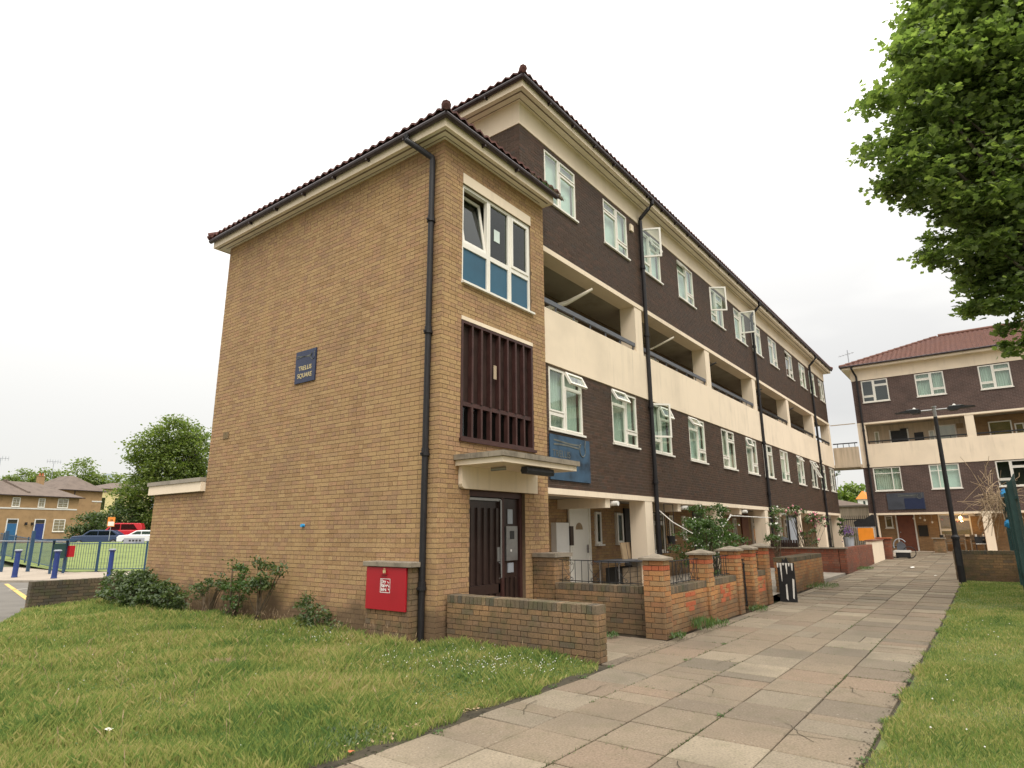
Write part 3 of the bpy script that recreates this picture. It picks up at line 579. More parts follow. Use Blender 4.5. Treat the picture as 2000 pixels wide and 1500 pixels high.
# canopy over the door
can = MB(); can.mi = 0; can.box(7.35, 9.46, 5.74, TY0 + .02, 2.615, 2.70).build('canopy', 'cream', tower)
for k in range(4):
    a = 7.30 + k * .5575; b = a + .5525
    if k == 3: b = 9.50
    bx('coping_slab', 'stone', tower, a, b, 5.69, 5.98, 2.702, 2.785)
for k, (a, b) in enumerate(((5.985, 6.34), (6.345, 6.695))): bx('coping_slab', 'stone', tower, 7.30, 7.58, a, b, 2.702, 2.785)
bx('coping_slab', 'stone', tower, 9.22, 9.50, 5.985, 6.695, 2.702, 2.785); bx('canopy_roof', 'concrete', tower, 7.58, 9.22, 5.98, 6.69, 2.70, 2.74)
MB().prism([(7.50, 2.262), (9.53, 2.262), (9.53, 2.614), (7.43, 2.614), (7.43, 2.33), (7.45, 2.285)], (0, TY0 - .07, 0), (1, 0, 0), (0, 0, 1), (0, 1, 0), .12).build('lintel', 'cream', tower)
lampb = MB().prism([(-.05, 0), (.05, 0), (.07, .05), (.05, .11), (-.05, .11), (-.07, .05)], (8.05, 5.86, 2.49), (0, 1, 0), (0, 0, 1), (1, 0, 0), .78).build('bulkhead_lamp', 'black_metal', tower)
MB().tube([(7.75, 6.3, 2.56), (7.9, 6.1, 2.58)], .03, 8).build('lamp_bracket', 'steel', tower)
# roof
X0, X1, Y0, Y1 = eaves(tower, TX0, TX1 - .28, TY0, TY1, 8.28, 8.47, .28)
hip_roof(tower, X0 - .10, 10.12, Y0 - .10, Y1 + .07, 8.545, R(24), 'tile', sides='SW', gable='E', half=3.0)
downpipe(tower, 6.90, 6.93, 0, 7.92, (6.60, 7.28, 8.43), .052)
bx('vent_grille', 'brick_wall', tower, 6.943, 6.957, 13.0, 13.22, 3.6, 3.75)
for (yy, zz) in ((10.05, 1.72),): MB().tube([(6.96, yy, zz), (6.90, yy, zz)], .03, 10).build('tap_cover', 'blue_bag', tower)
# low annex
bx('annex_fascia', 'cream', tower, 6.86, 11.4, 13.80, 16.34, 2.50, 2.71); bx('annex_coping', 'concrete', tower, 6.83, 11.45, 13.79, 16.38, 2.712, 2.80)
# moss and grass growing in the gutter
def tuft(mb, c, n, h, s, lean=.3):
    for _ in range(n):
        x, y = c[0] + random.gauss(0, s), c[1] + random.gauss(0, s * .3); a = random.uniform(0, 6.28); hh = h * random.uniform(.4, 1.2); q = lean * hh
        dx, dy = math.cos(a) * .006, math.sin(a) * .006; ex, ey = random.gauss(0, q), random.gauss(0, q)
        mb.add([(x - dx, y - dy, c[2]), (x + dx, y + dy, c[2]), (x + ex, y + ey, c[2] + hh)], [(0, 1, 2)])
mb = MB()
for k in range(9): tuft(mb, (9.45 + k * .05, Y0 - .07, 8.46), 60, .10, .05)
tag(mb.build('gutter_grass', 'leaf_bush'), 'small tuft of green grass growing in the tower gutter', 'grass', None, 'stuff')
mb = MB()
for k in range(12): tuft(mb, (9.05 + k * .022, Y0 - .07, 8.47), 10, .12, .05); tuft(mb, (9.8 + k * .035, Y0 - .08, 8.44), 50, .09, .04)
tag(mb.build('gutter_moss', 'wood'), 'dry orange moss lining the far end of the tower gutter', 'moss', None, 'stuff')
# name plate
def wave_logo(parent, mw, w_, mat, t=.006):
    mb = MB(); pts = lambda z0, f: [(x, -t, z0 + .018 * math.sin((x / w_ + f) * 5)) for x in np.linspace(.02 * w_, .72 * w_, 12)]
    k = w_ / .65
    for z0, f in ((.0, 0), (.035 * k, .4)):
        P_ = pts(z0, f)
        for p, q in zip(P_[:-1], P_[1:]): mb.add([(p[0], p[1], p[2]), (q[0], q[1], q[2]), (q[0], q[1], q[2] + .016 * k), (p[0], p[1], p[2] + .016 * k)], [(0, 1, 2, 3)])
    P_ = [(w_ * (.72 + .03 * i), -t, .015 + .0 * i + k * .05 * math.sin(i * .9)) for i in range(3)] + [(w_ * .83 + .055 * k * math.cos(a), -t, -.01 * k + .06 * k * math.sin(a)) for a in np.linspace(2.2, 6.9, 12)] + [(w_ * .92, -t, .10 * k)]
    mb.tube(P_, .005 * k, 5); inst('emblem', mb.mesh('emblem', mat), parent, mw)
sg = thing('name_sign', 'small dark blue TRELLIS SQUARE name plate on the blank side wall of the tower', 'sign', (6.95, 10.65, 4.45), R(-90))
bx('plate', 'sign_blue', sg, 6.930, 6.955, 10.0, 10.65, 4.45, 5.10)
SM = Matrix.Translation((6.929, 10.65, 4.45)) @ RL
text('TRELLIS', .125, 'gold', sg, SM @ Matrix.Translation((.325, -.002, .25)) @ Matrix.Rotation(R(90), 4, 'X'), bold=.002)
text('SQUARE', .125, 'gold', sg, SM @ Matrix.Translation((.325, -.002, .10)) @ Matrix.Rotation(R(90), 4, 'X'), bold=.002)
wave_logo(sg, SM @ Matrix.Translation((.02, 0, .50)), .65, 'gold_faded')
# dry riser cabinet
cab = thing('dry_riser_cabinet', 'brick cabinet with a red dry riser door built against the tower', 'cabinet', (6.83, 7.45, 0))
bx('cabinet_core', 'mortar_buff', cab, 6.712, 6.955, 6.992, 7.928, -.05, 1.08)
b2_ = face_bricks((6.70, 0, 0), (0, 1, 0), (-1, 0, 0), courses(6.98, 7.94, 0, 1.08, [(7.03, 7.91, .46, 1.08)], 'flemish')) + face_bricks((0, 6.98, 0), (1, 0, 0), (0, -1, 0), courses(6.70, 6.955, 0, 1.08, (), 'flemish'), depth=.03)
lay(cab, b2_, 'brick_wall', 300)
bx('coping_slab', 'stone', cab, 6.64, 6.958, 6.92, 7.98, 1.082, 1.155, bevel=.008)
dr = bx('door', 'red_door', cab, 6.665, 6.70, 7.03, 7.91, .455, 1.075, bevel=.004)
CM = Matrix.Translation((6.664, 7.91, .455)) @ RL
mb = MB(); ring(mb, .33, .55, .25, .455, .008, -.003, -.001); inst('label_frame', mb.mesh('label_frame', 'letter_white'), dr, CM)
for i, s in enumerate(('Dry', 'Riser', 'Inlet')): text(s, .068, 'letter_white', dr, CM @ Matrix.Translation((.345, -.001, .39 - i * .058)) @ Matrix.Rotation(R(90), 4, 'X'), align='LEFT', bold=.002)
mb = MB().tube([(.49, -.004, .41), (.515, -.004, .40), (.50, -.004, .36), (.53, -.004, .34), (.51, -.004, .31), (.535, -.004, .29)], .005, 5); inst('label_emblem', mb.mesh('label_emblem', 'letter_white'), dr, CM)
inst('hasp', MB().box(.36, .48, -.03, 0, .515, .53).mesh('hasp', 'red_door'), dr, CM); inst('padlock', MB().box(.42, .455, -.04, -.012, .535, .58).tube([(.425, -.026, .58), (.425, -.026, .605), (.45, -.026, .605), (.45, -.026, .58)], .004, 6).mesh('padlock', 'gold'), dr, CM)

# ================================================================== LONG MAISONETTE BLOCK
BX0, BX1, BY, BY1 = 9.50, 40.15, 6.95, 16.0
blk = thing('maisonette_block', 'long four storey brown brick block with cream balconies behind the stair tower', 'apartment building', (BX0, BY, 0))
wx = [10.45, 13.18, 15.36, 18.03, 20.95, 23.60, 25.80, 28.35, 31.22, 33.95, 36.15, 38.58]; WW = 1.36
opL = [(x, x + WW, 3.63, 4.96) for x in wx]; opU = [(x, x + WW, 8.82, 10.10) for x in wx]
mb = MB(); wall_face(mb, (0, BY, 0), (1, 0, 0), (0, -1, 0), BX0 + .012, BX1, 2.43, 5.0, opL); wall_face(mb, (0, BY, 0), (1, 0, 0), (0, -1, 0), BX0 + .012, BX1, 7.62, 10.175, opU)
wall_face(mb, (BX0, 0, 0), (0, 1, 0), (-1, 0, 0), BY + .012, BY1, 7.62, 10.175); mb.build('brown_wall', 'mortar_brown', blk)
br = face_bricks((0, BY, 0), (1, 0, 0), (0, -1, 0), courses(BX0, BX1, 2.43, 4.98, opL)) + face_bricks((0, BY, 0), (1, 0, 0), (0, -1, 0), courses(BX0, BX1, 7.62, 10.17, opU)) + face_bricks((BX0, 0, 0), (0, 1, 0), (-1, 0, 0), courses(BY, 9.6, 8.07, 10.17))
br = [b for b in br if not (b[0].x < 9.9 and b[0].z < 7.6)]
lay(blk, br, 'brick_brown', 300, near=(10.5, 5, 4))
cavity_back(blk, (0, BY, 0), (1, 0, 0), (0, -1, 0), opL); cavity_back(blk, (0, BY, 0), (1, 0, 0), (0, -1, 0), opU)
lows = [('A', {2: (28, 'top')}, 'curtain'), ('B', {2: (30, 'top')}, 'curtain'), ('A', {0: (40, 'left'), 2: (22, 'top')}, 'curtain'), ('B', {2: (35, 'top')}, 'blind'), ('A', {}, 'curtain'), ('B', {2: (18, 'top')}, 'curtain'), ('A', {}, 'curtain'), ('B', {}, 'blind'), ('B', {2: (40, 'top')}, 'curtain'), ('A', {0: (24, 'top'), 2: (25, 'top')}, None), ('A', {}, 'curtain'), ('A', {}, None)]
ups = [('A', {}, 'blind'), ('B', {}, 'blind'), ('A', {0: (62, 'left'), 2: (20, 'top')}, 'blind'), ('B', {2: (32, 'top')}, 'blind'), ('A', {0: (55, 'left')}, 'curtain'), ('B', {0: (75, 'left')}, 'blind'), ('A', {}, 'blind'), ('B', {}, 'curtain'), ('B', {2: (28, 'top')}, None), ('A', {}, 'blind'), ('A', {}, 'blind'), ('B', {}, None)]
for x, (t, op, cu) in zip(wx, lows): window(blk, Matrix.Translation((x, BY, 3.63)), WW, 1.33, t, op, cu)
for x, (t, op, cu) in zip(wx, ups): window(blk, Matrix.Translation((x, BY, 8.82)), WW, 1.28, t, op, cu)
# concrete and render bands
bx('balcony_panel', 'cream', blk, 9.985, BX1 + .02, BY - .03, BY + .12, 5.0, 6.21)
bx('ledge', 'cream', blk, 9.985, BX1 + .01, BY - .035, BY + .4, 7.50, 7.618)
bx('beam', 'cream', blk, 9.985, BX1, BY - .025, BY + .4, 2.31, 2.428)
bx('parapet_band', 'cream', blk, BX0 - .02, BX1 + .02, BY - .02, BY1, 10.178, 10.74)
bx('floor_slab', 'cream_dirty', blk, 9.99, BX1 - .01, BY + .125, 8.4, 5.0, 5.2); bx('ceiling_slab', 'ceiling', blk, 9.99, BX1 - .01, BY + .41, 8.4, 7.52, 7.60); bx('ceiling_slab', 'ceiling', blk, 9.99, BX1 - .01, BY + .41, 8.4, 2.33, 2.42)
# inner walls
opi = []
bx('inner_wall', 'far_buff_y', blk, 9.99, BX1, 8.32, 8.6, -.1, 2.33)
lay(blk, face_bricks((0, 8.30, 0), (1, 0, 0), (0, -1, 0), courses(9.99, 21.0, .15, 2.325, [(13.17, 14.15, 0, 2.2), (14.5, 14.8, 1.2, 2.1), (15.6, 15.9, 1.2, 2.1), (16.1, 16.95, 0, 2.2), (17.2, 18.8, .9, 2.1)])), 'brick_buff', 0)
bx('inner_wall', 'shaded_recess_brick', blk, 9.99, BX1, 8.32, 8.6, 5.2, 7.52)
bx('end_wall', 'far_brown', blk, BX1 - .25, BX1 - .005, 8.2, BY1, 0, 10.178); bx('end_wall', 'far_brown', blk, BX1 - .25, BX1 - .005, BY + .38, 8.2, 2.43, 5.0); bx('end_wall', 'far_brown', blk, BX1 - .25, BX1 - .005, BY + .38, 8.2, 7.62, 10.178)
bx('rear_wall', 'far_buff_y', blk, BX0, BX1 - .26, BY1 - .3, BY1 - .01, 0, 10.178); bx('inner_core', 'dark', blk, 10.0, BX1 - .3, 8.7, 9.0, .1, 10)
cols_x = [14.68, 19.90, 25.12, 30.34, 35.56]
for x in cols_x + [39.72]:
    bx('column', 'cream', blk, x, x + .42, BY - .018, BY + .42, hgt(x, 6) - .05, 2.308); bx('column', 'cream', blk, x, x + .42, BY - .018, BY + .42, 6.212, 7.498)
# cross beams with outdoor lamps on their ends
for k, x in enumerate([12.75, 16.9, 22.3, 27.5, 32.7]):
    cb = bx('cross_beam', 'cream', blk, x, x + .22, BY + .05, 8.3, 2.10, 2.325)
    MB().tube([(x + .3, BY - .12, 2.20), (x + .3, BY + .12, 2.20)], .055, 12).build('lamp', 'white_paint', cb); MB().tube([(x + .3, BY + .122, 2.20), (x + .3, BY + .26, 2.20)], .07, 12).build('lamp_housing', 'black_metal', cb)
# balcony railings and drying poles
prev = 9.99
for k, x in enumerate(cols_x + [39.72]):
    o = MB().box(prev + .01, x - .01, BY + .01, BY + .06, 6.36, 6.46)
    n = int((x - prev) / .75)
    for j in range(n + 1): q = prev + .1 + (x - prev - .2) * j / n; o.box(q - .012, q + .012, BY + .025, BY + .05, 6.21, 6.36)
    o.build('railing', 'grey_rail' if k < 3 else 'black_metal', blk)
    o = MB().box(prev + .01, x - .01, BY + .20, BY + .22, 6.05, 6.09)
    if k == 0: o.box(prev + .3, x - .3, BY + .15, BY + .19, 6.24, 6.28)
    o.build('rail_bracket', 'black_metal', blk)
    prev = x + .42
for k, x in enumerate([12.0, 16.9, 20.6, 26.0, 31.2, 36.3]):
    MB().tube([(x - .3, 8.0, 6.75), (x + .15, BY + .55, 6.98), (x + .42, BY - .02, 7.28)], [.07, .06, .035] if k == 0 else [.03] * 3, 8).build('drying_pole', 'soffit' if k < 2 else 'black_metal', blk)
# balcony doors, windows and clutter-dark openings on the inner wall
for k in range(6):
    x = 10.6 + 5.22 * k
    if x + 3.6 > BX1: break
    d = bx('flat_door', 'door_brown' if k % 2 else 'brown_panel', blk, x + .4, x + 1.25, 8.27, 8.31, 5.2, 7.15); bx('letter_plate', 'steel', d, x + .7, x + .95, 8.262, 8.268, 6.1, 6.16)
    window(blk, Matrix.Translation((x + 2.1, 8.22, 6.15)), 1.2, 1.0, 'A' if k % 2 else 'B', {}, 'curtain', sill=False)
    bx('meter_box', 'cardboard' if k % 2 else 'white_paint', blk, x + 1.5, x + 1.85, 8.2, 8.3, 6.3, 7.0)
# ground floor doors and windows
dw = bx('front_door', 'white', blk, 13.19, 14.12, 8.26, 8.305, .24, 2.14)
mb = MB(); ring(mb, 13.15, 14.16, .2, 2.19, .05, 8.22, 8.26); mb.box(13.32, 13.98, 8.252, 8.259, 1.2, 1.22).box(13.32, 13.98, 8.252, 8.259, .42, .44).box(13.31, 13.33, 8.252, 8.259, .42, 1.2).box(13.97, 13.99, 8.252, 8.259, .42, 1.2).build('door_frame', 'white', dw)
MB().prism([(0, 0)] + [(.17 * math.cos(a), .17 * math.sin(a)) for a in np.linspace(0, math.pi, 9)][::1], (13.65, 8.255, 1.62), (1, 0, 0), (0, 0, 1), (0, 1, 0), .004).build('fanlight', 'cardboard', dw)
MB().box(13.98, 14.03, 8.22, 8.25, 1.05, 1.25).tube([(14.0, 8.20, 1.16), (13.9, 8.20, 1.16)], .01, 6).build('handle', 'steel', dw)
bx('meter_cabinet', 'white_paint', blk, 12.45, 13.0, 8.15, 8.30, .65, 1.78); bx('letter_box', 'brown_panel', blk, 13.02, 13.16, 8.12, 8.28, 1.25, 1.7)
for x in (14.5, 15.6): window(blk, Matrix.Translation((x, 8.24, 1.25)), .30, .82, 'T', {0: (12, 'left')} if x > 15 else {}, None, glass='glass_dark')
bd = bx('front_door', 'black_metal', blk, 16.12, 16.93, 8.25, 8.30, .2, 2.2, label='black front door'); bx('letter_plate', 'steel', bd, 16.4, 16.7, 8.24, 8.249, 1.0, 1.06)
window(blk, Matrix.Translation((17.25, 8.22, .95)), 1.5, 1.15, 'A', {}, 'curtain'); window(blk, Matrix.Translation((19.2, 8.24, 1.3)), .3, .75, 'T', {}, None)
for k in range(4):
    x = 21.0 + 5.22 * k
    if x + 4 > BX1: break
    d = bx('front_door', ['grey_rail', 'door_brown', 'white_paint', 'brown_panel'][k], blk, x + .3, x + 1.15, 8.26, 8.31, .2, 2.2); bx('letter_plate', 'steel', d, x + .6, x + .85, 8.25, 8.258, 1.1, 1.16)
    window(blk, Matrix.Translation((x + 1.7, 8.24, .95)), 1.4, 1.15, 'B', {}, 'curtain'); window(blk, Matrix.Translation((x - .7, 8.24, 1.3)), .3, .75, 'T', {}, None)
# burglar bars and hanging pot over the first garden window
mb = MB(); ring(mb, 17.2, 18.8, .9, 2.12, .02, 8.10, 8.12)
for k in range(9): mb.box(17.3 + k * .17, 17.312 + k * .17, 8.10, 8.12, .92, 2.10)
mb.build('window_grille', 'black_metal', blk)
# vent boxes
for x, z in ((14.63, 9.75),): bx('vent_box', 'cream', blk, x + .05, x + .22, BY - .05, BY + .0, z, z + .2)
X0, X1, Y0, Y1 = eaves(blk, BX0, BX1, BY, BY1, 10.70, 10.90, .38)
hip_roof(blk, X0 - .10, X1 + .07, Y0 - .10, Y1 + .07, 10.975, R(26), 'tile', sides='SW')
MB().box(X0, X1, Y1 - 5, Y1, 10.9, 10.95).build('roof_deck', 'tile', blk)
for x in (15.02 + .22, 25.5 + .22, 35.95 + .22): downpipe(blk, x, BY - .085, hgt(x, 6.8), 10.25, (x + .12, Y0 - .05, 10.84), .055)
# first floor name board
sb = thing('name_board', 'large faded blue TRELLIS SQUARE board on the brown brick beside the canopy', 'sign', (10.4, BY - .03, 2.6))
bx('board', 'sign_faded', sb, 10.40, 11.98, BY - .035, BY - .01, 2.60, 3.52)
SM = Matrix.Translation((10.40, BY - .036, 2.60))
text('TRELLIS', .20, 'gold_faded', sb, SM @ Matrix.Translation((.42, -.002, .47)) @ Matrix.Rotation(R(90), 4, 'X')); text('SQUARE', .20, 'gold_faded', sb, SM @ Matrix.Translation((.42, -.002, .22)) @ Matrix.Rotation(R(90), 4, 'X'))
wave_logo(sb, SM @ Matrix.Translation((.1, 0, .70)), 1.4, 'gold_faded')

# ================================================================== CROSS BLOCK at the end of the path
XR = 41.0; YL = 5.60; YR_ = -16.0
cb_ = thing('cross_block', 'brown brick block with red tiled roof facing the end of the path', 'apartment building', (XR, YL, .3))
GZ = .34
wys = [(5.12, 'A'), (2.43, 'B'), (-.47, 'A'), (-3.1, 'B'), (-5.9, 'A'), (-8.7, 'B'), (-11.5, 'A')]
WRL = 1.36
opL = [(y - WRL, y, 3.66, 4.97) for y, _ in wys]; opU = [(y - WRL, y, 8.78, 10.08) for y, _ in wys]
mb = MB(); wall_face(mb, (XR, 0, 0), (0, 1, 0), (-1, 0, 0), YR_, YL, 2.43, 5.0, opL, inset=0); wall_face(mb, (XR, 0, 0), (0, 1, 0), (-1, 0, 0), YR_, YL, 7.60, 10.12, opU, inset=0)
mb.box(XR + .36, 50, YL - .3, YL - .001, 7.6, 10.12).box(XR + .36, 50, YL - .3, YL - .001, 2.43, 5.0).box(XR + 1.3, 50, YL - .3, YL - .002, 0, 10.1).build('brown_wall', 'far_brown', cb_)
cavity_back(cb_, (XR, 0, 0), (0, 1, 0), (-1, 0, 0), opL); cavity_back(cb_, (XR, 0, 0), (0, 1, 0), (-1, 0, 0), opU)
lowt = [('C', None, 'blind'), ('D', None, 'blind'), ('A', None, 'curtain')]
for i, (y, t) in enumerate(wys):
    tt = lowt[i][0] if i < 3 else t
    window(cb_, Matrix.Translation((XR, y, 3.66)) @ RL, WRL, 1.31, tt, {}, ['curtain', 'blind', None][i % 3], fw=.06)
    window(cb_, Matrix.Translation((XR, y, 8.78)) @ RL, WRL, 1.30, t, {}, [None, 'curtain', 'curtain'][i % 3], fw=.06)
bx('balcony_panel', 'cream', cb_, XR - .03, XR + .12, YR_, YL, 5.0, 6.33); bx('ledge', 'cream', cb_, XR - .035, XR + .35, YR_, YL, 7.50, 7.598); bx('beam', 'cream', cb_, XR - .03, XR + .35, YR_, YL, 2.32, 2.428)
bx('parapet_band', 'cream', cb_, XR - .02, 50, YR_, YL + .02, 10.122, 10.86)
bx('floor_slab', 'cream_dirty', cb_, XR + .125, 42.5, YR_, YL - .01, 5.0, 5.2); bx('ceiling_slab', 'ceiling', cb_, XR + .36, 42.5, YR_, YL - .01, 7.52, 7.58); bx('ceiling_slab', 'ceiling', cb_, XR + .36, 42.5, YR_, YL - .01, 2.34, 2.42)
bx('inner_wall', 'far_buff', cb_, 42.32, 42.6, YR_, YL - .31, GZ - .4, 2.34); bx('inner_wall', 'cream_dirty', cb_, 42.32, 42.6, .4, YL - .31, 5.2, 7.52); bx('inner_wall', 'far_buff', cb_, 42.32, 42.6, YR_, .395, 5.2, 7.52)
for y in (YL, .47, -4.75, -9.97): bx('column', 'cream', cb_, XR - .018, XR + .4, y - .40, y, GZ - .3, 2.318); bx('column', 'cream', cb_, XR - .018, XR + .4, y - .40, y, 6.332, 7.498)
prev = YL - .4
for y in (.47, -4.75, -9.97):
    o = MB().box(XR + .01, XR + .05, y + .02, prev - .02, 6.44, 6.51)
    for j in range(8): q = y + .1 + (prev - y - .2) * j / 7; o.box(XR + .02, XR + .045, q - .012, q + .012, 6.33, 6.44)
    o.build('railing', 'black_metal', cb_); prev = y - .4
def rdoor(y, z, mat, lab=None, w_=.82, h_=1.95):
    d = bx('flat_door', mat, cb_, 42.24, 42.30, y - w_, y, z, z + h_, label=lab); m_ = MB(); m_.box(42.22, 42.31, y + .002, y + .07, z, z + h_ + .06).box(42.22, 42.31, y - w_ - .07, y - w_ - .002, z, z + h_ + .06); m_.build('door_frame', 'white_paint', d)
    MB().box(42.22, 42.238, y - .12, y - .08, z + 1.0, z + 1.06).build('handle', 'steel', d)
rdoor(4.42, GZ, 'door_brown', 'brown front door'); rdoor(4.1, 5.2, 'black_metal'); bx('dark_panel', 'black_metal', cb_, 42.28, 42.31, 2.5, 2.95, 6.2, 6.95)
window(cb_, Matrix.Translation((42.26, 5.02, 1.62)) @ RL, .38, .68, 'T', {}, None); window(cb_, Matrix.Translation((42.26, 2.45, 1.18)) @ RL, 1.45, 1.15, 'A', {}, 'curtain')
window(cb_, Matrix.Translation((42.26, 1.95, 6.2)) @ RL, 1.0, 1.05, 'T', {}, 'blind'); window(cb_, Matrix.Translation((42.26, 2.25, 6.2)) @ RL, .28, .8, 'T', {}, None)
window(cb_, Matrix.Translation((42.26, -.5, 6.1)) @ RL, 1.0, 1.1, 'T', {}, None); window(cb_, Matrix.Translation((42.26, -1.6, 6.1)) @ RL, .4, .9, 'T', {}, None); window(cb_, Matrix.Translation((42.26, 4.95, 6.4)) @ RL, .25, .8, 'T', {}, None)
bx('vent_box', 'black_metal', cb_, 42.25, 42.31, 3.2, 3.6, 7.05, 7.25); bx('meter_box', 'cardboard', cb_, 42.2, 42.31, .6, .9, 7.0, 7.25)
bx('meter_board', 'dark', cb_, 42.25, 42.315, 3.0, 3.45, 1.15, 1.75)
lt = bx('porch_beam', 'white_paint', cb_, 41.5, 42.3, .75, 1.05, 2.2, 2.33)
X0, X1, Y0, Y1 = XR - .38, 50.4, YR_ - .4, YL + .38
bx('fascia', 'cream', cb_, X0, X0 + .03, Y0, Y1, 10.80, 10.98); bx('fascia', 'cream', cb_, X0 + .03, X1, Y1 - .03, Y1, 10.80, 10.98); bx('soffit', 'soffit', cb_, X0 + .03, X1, Y0, Y1 - .03, 10.81, 10.83)
MB().tube([(X0 - .06, Y0, 10.97), (X0 - .06, Y1 + .06, 10.97)], .06, 8).tube([(X0 - .06, Y1 + .06, 10.968), (X1, Y1 + .06, 10.968)], .06, 8).build('gutter', 'gutter', cb_)
hip_roof(cb_, X0 - .07, X1, Y0, Y1 + .07, 11.0, R(24), 'tile_red', sides='WN', pan=.24)
downpipe(cb_, XR - .09, 5.30, GZ, 10.3, (X0 - .04, 5.45, 10.93), .055)
ae = thing('roof_aerial', 'thin television aerial on the left corner of the red roof', 'aerial', (42.2, 5.75, 11.2)); MB().tube([(42.2, 5.75, 11.0), (42.2, 5.75, 12.4)], .025, 6).build('mast', 'grey_plastic', ae)
mb = MB().tube([(42.2, 5.4, 12.2), (42.2, 6.3, 12.05)], .012, 5)
for k in range(5): mb.tube([(42.0, 5.5 + k * .17, 12.18 - k * .026), (42.4, 5.5 + k * .17, 12.18 - k * .026)], .008, 4)
mb.build('antenna', 'grey_plastic', ae)
sr = thing('cross_block_sign', 'very faded dark blue sign under the left windows of the cross block', 'sign', (XR - .03, 4.62, 2.6), R(-90)); bx('board', 'sign_old', sr, XR - .04, XR - .01, 2.85, 4.62, 2.60, 3.50); bx('board_panel', 'sign_blue', sr, XR - .046, XR - .041, 2.87, 3.8, 2.62, 3.2)
wave_logo(sr, Matrix.Translation((XR - .045, 4.1, 3.3)) @ RL, 1.25, 'gold_faded')
# footbridge between the two blocks
fb = thing('footbridge', 'cream concrete footbridge linking the two blocks at balcony level', 'bridge', (40.4, 6.3, 5))
bx('parapet', 'cream_dirty', fb, 40.3, 40.45, YL - .0, BY - .035, 5.02, 6.18); bx('deck', 'cream_dirty', fb, 40.455, 42.0, YL + .01, BY + .3, 5.0, 5.2); bx('roof_edge', 'cream_dirty', fb, 40.3, 40.4, YL, BY - .04, 7.50, 7.54)
o = MB().box(40.33, 40.38, YL + .02, BY - .05, 6.38, 6.44)
for k in range(4): o.box(40.34, 40.37, YL + .15 + k * .3, YL + .18 + k * .3, 6.18, 6.38)
o.build('railing', 'black_metal', fb)

# ================================================================== GROUND, ROAD, LAWNS, PATH
def sheet(name, mat, fn, x0, x1, y0, y1, nx, ny, label=None, kind='structure', inside=None):
    V = [(x0 + (x1 - x0) * i / nx, y0 + (y1 - y0) * j / ny) for j in range(ny + 1) for i in range(nx + 1)]
    F = [(j * (nx + 1) + i, j * (nx + 1) + i + 1, (j + 1) * (nx + 1) + i + 1, (j + 1) * (nx + 1) + i) for j in range(ny) for i in range(nx) if inside is None or inside((x0 + (x1 - x0) * (i + .5) / nx, y0 + (y1 - y0) * (j + .5) / ny))]
    mb = MB().add([(x, y, fn(x, y)) for x, y in V], F); o = mb.build(name, mat); return tag(o, label, None, None, kind)
def poly(name, mat, pts, z0, z1, parent=None, kind='structure', label=None):
    mb = MB().prism([(p[0], p[1]) for p in pts], (0, 0, z0), (1, 0, 0), (0, 1, 0), (0, 0, 1), z1 - z0); return mb.build(name, mat, parent, label=label, kind=kind)
sheet('ground', 'ground', lambda x, y: -.6, -1400, 1600, -1400, 1600, 4, 4)
sheet('terrain', 'ground', lambda x, y: hgt(x, y) - .21, -60, 190, -60, 190, 125, 125)
poly('road', 'asphalt', [(-30, 5), (4.4, 5), (5.3, 17.6), (16, 17.6), (16, 25.7), (12.5, 26.2), (9.6, 26.7), (8.3, 27.2), (7.45, 28.6), (6.9, 30.5), (5.5, 36), (-30, 60)], -.2, -.06)
poly('road_marking', 'yellow_line', [(7.22, 27.4), (7.34, 27.4), (6.02, 20.4), (5.88, 20.4)], -.056, -.053); poly('road_marking', 'white_line', [(6.55, 24.2), (7.5, 24.45), (7.5, 24.57), (6.55, 24.32)], -.056, -.053)
kp = [(16, 25.7), (12.5, 26.2), (9.6, 26.7), (8.3, 27.2), (7.45, 28.6), (6.9, 30.5), (5.5, 36), (4.0, 50)]
poly('footway', 'footway', kp[:7] + [(10.5, 42), (10.95, 36.9), (10.5, 32.5), (11.3, 31.1), (12.7, 29.6), (16, 29.1)], -.1, .004)
for a, b in zip(kp[:-1], kp[1:]):
    d = Vector((b[0] - a[0], b[1] - a[1])); n = Vector((-d.y, d.x)).normalized() * -.12
    n = -n if n.dot(Vector((-1, -1))) < 0 else n
    MB().prism([a, b, (b[0] + n.x, b[1] + n.y), (a[0] + n.x, a[1] + n.y)], (0, 0, -.1), (1, 0, 0), (0, 1, 0), (0, 0, 1), .112).build('kerb', 'concrete', kind='structure')
sheet('far_lawn', 'far_lawn', lambda x, y: hgt(x, y) + .01, 9, 60, 24, 74, 60, 60, inside=lambda p: (p[1] > 29.6 - (p[0] - 12.7) * .15 if p[0] > 12.7 else p[1] > 32.0 - (p[0] - 10.6) * 1.1) and p[0] > 10.7 - (p[1] < 33) * .0 + max(0, (p[1] - 32)) * -.02 and math.hypot(*p) < 63 and p[1] > 26)
LAWN = [(-8, 3.93), (6.94, 3.93), (7.12, 4.05), (7.12, 6.6), (6.94, 6.68), (6.94, 16.2), (9.0, 16.2), (9.0, 17.55), (5.12, 17.55), (4.03, 15.1), (-1.5, 5.5), (-8, 5.0)]
poly('lawn', 'turf', LAWN, -.12, -.008); poly('right_lawn', 'turf', [(-4, .96), (-4, -9), (22.95, -9), (22.95, .96)], -.14, -.02)
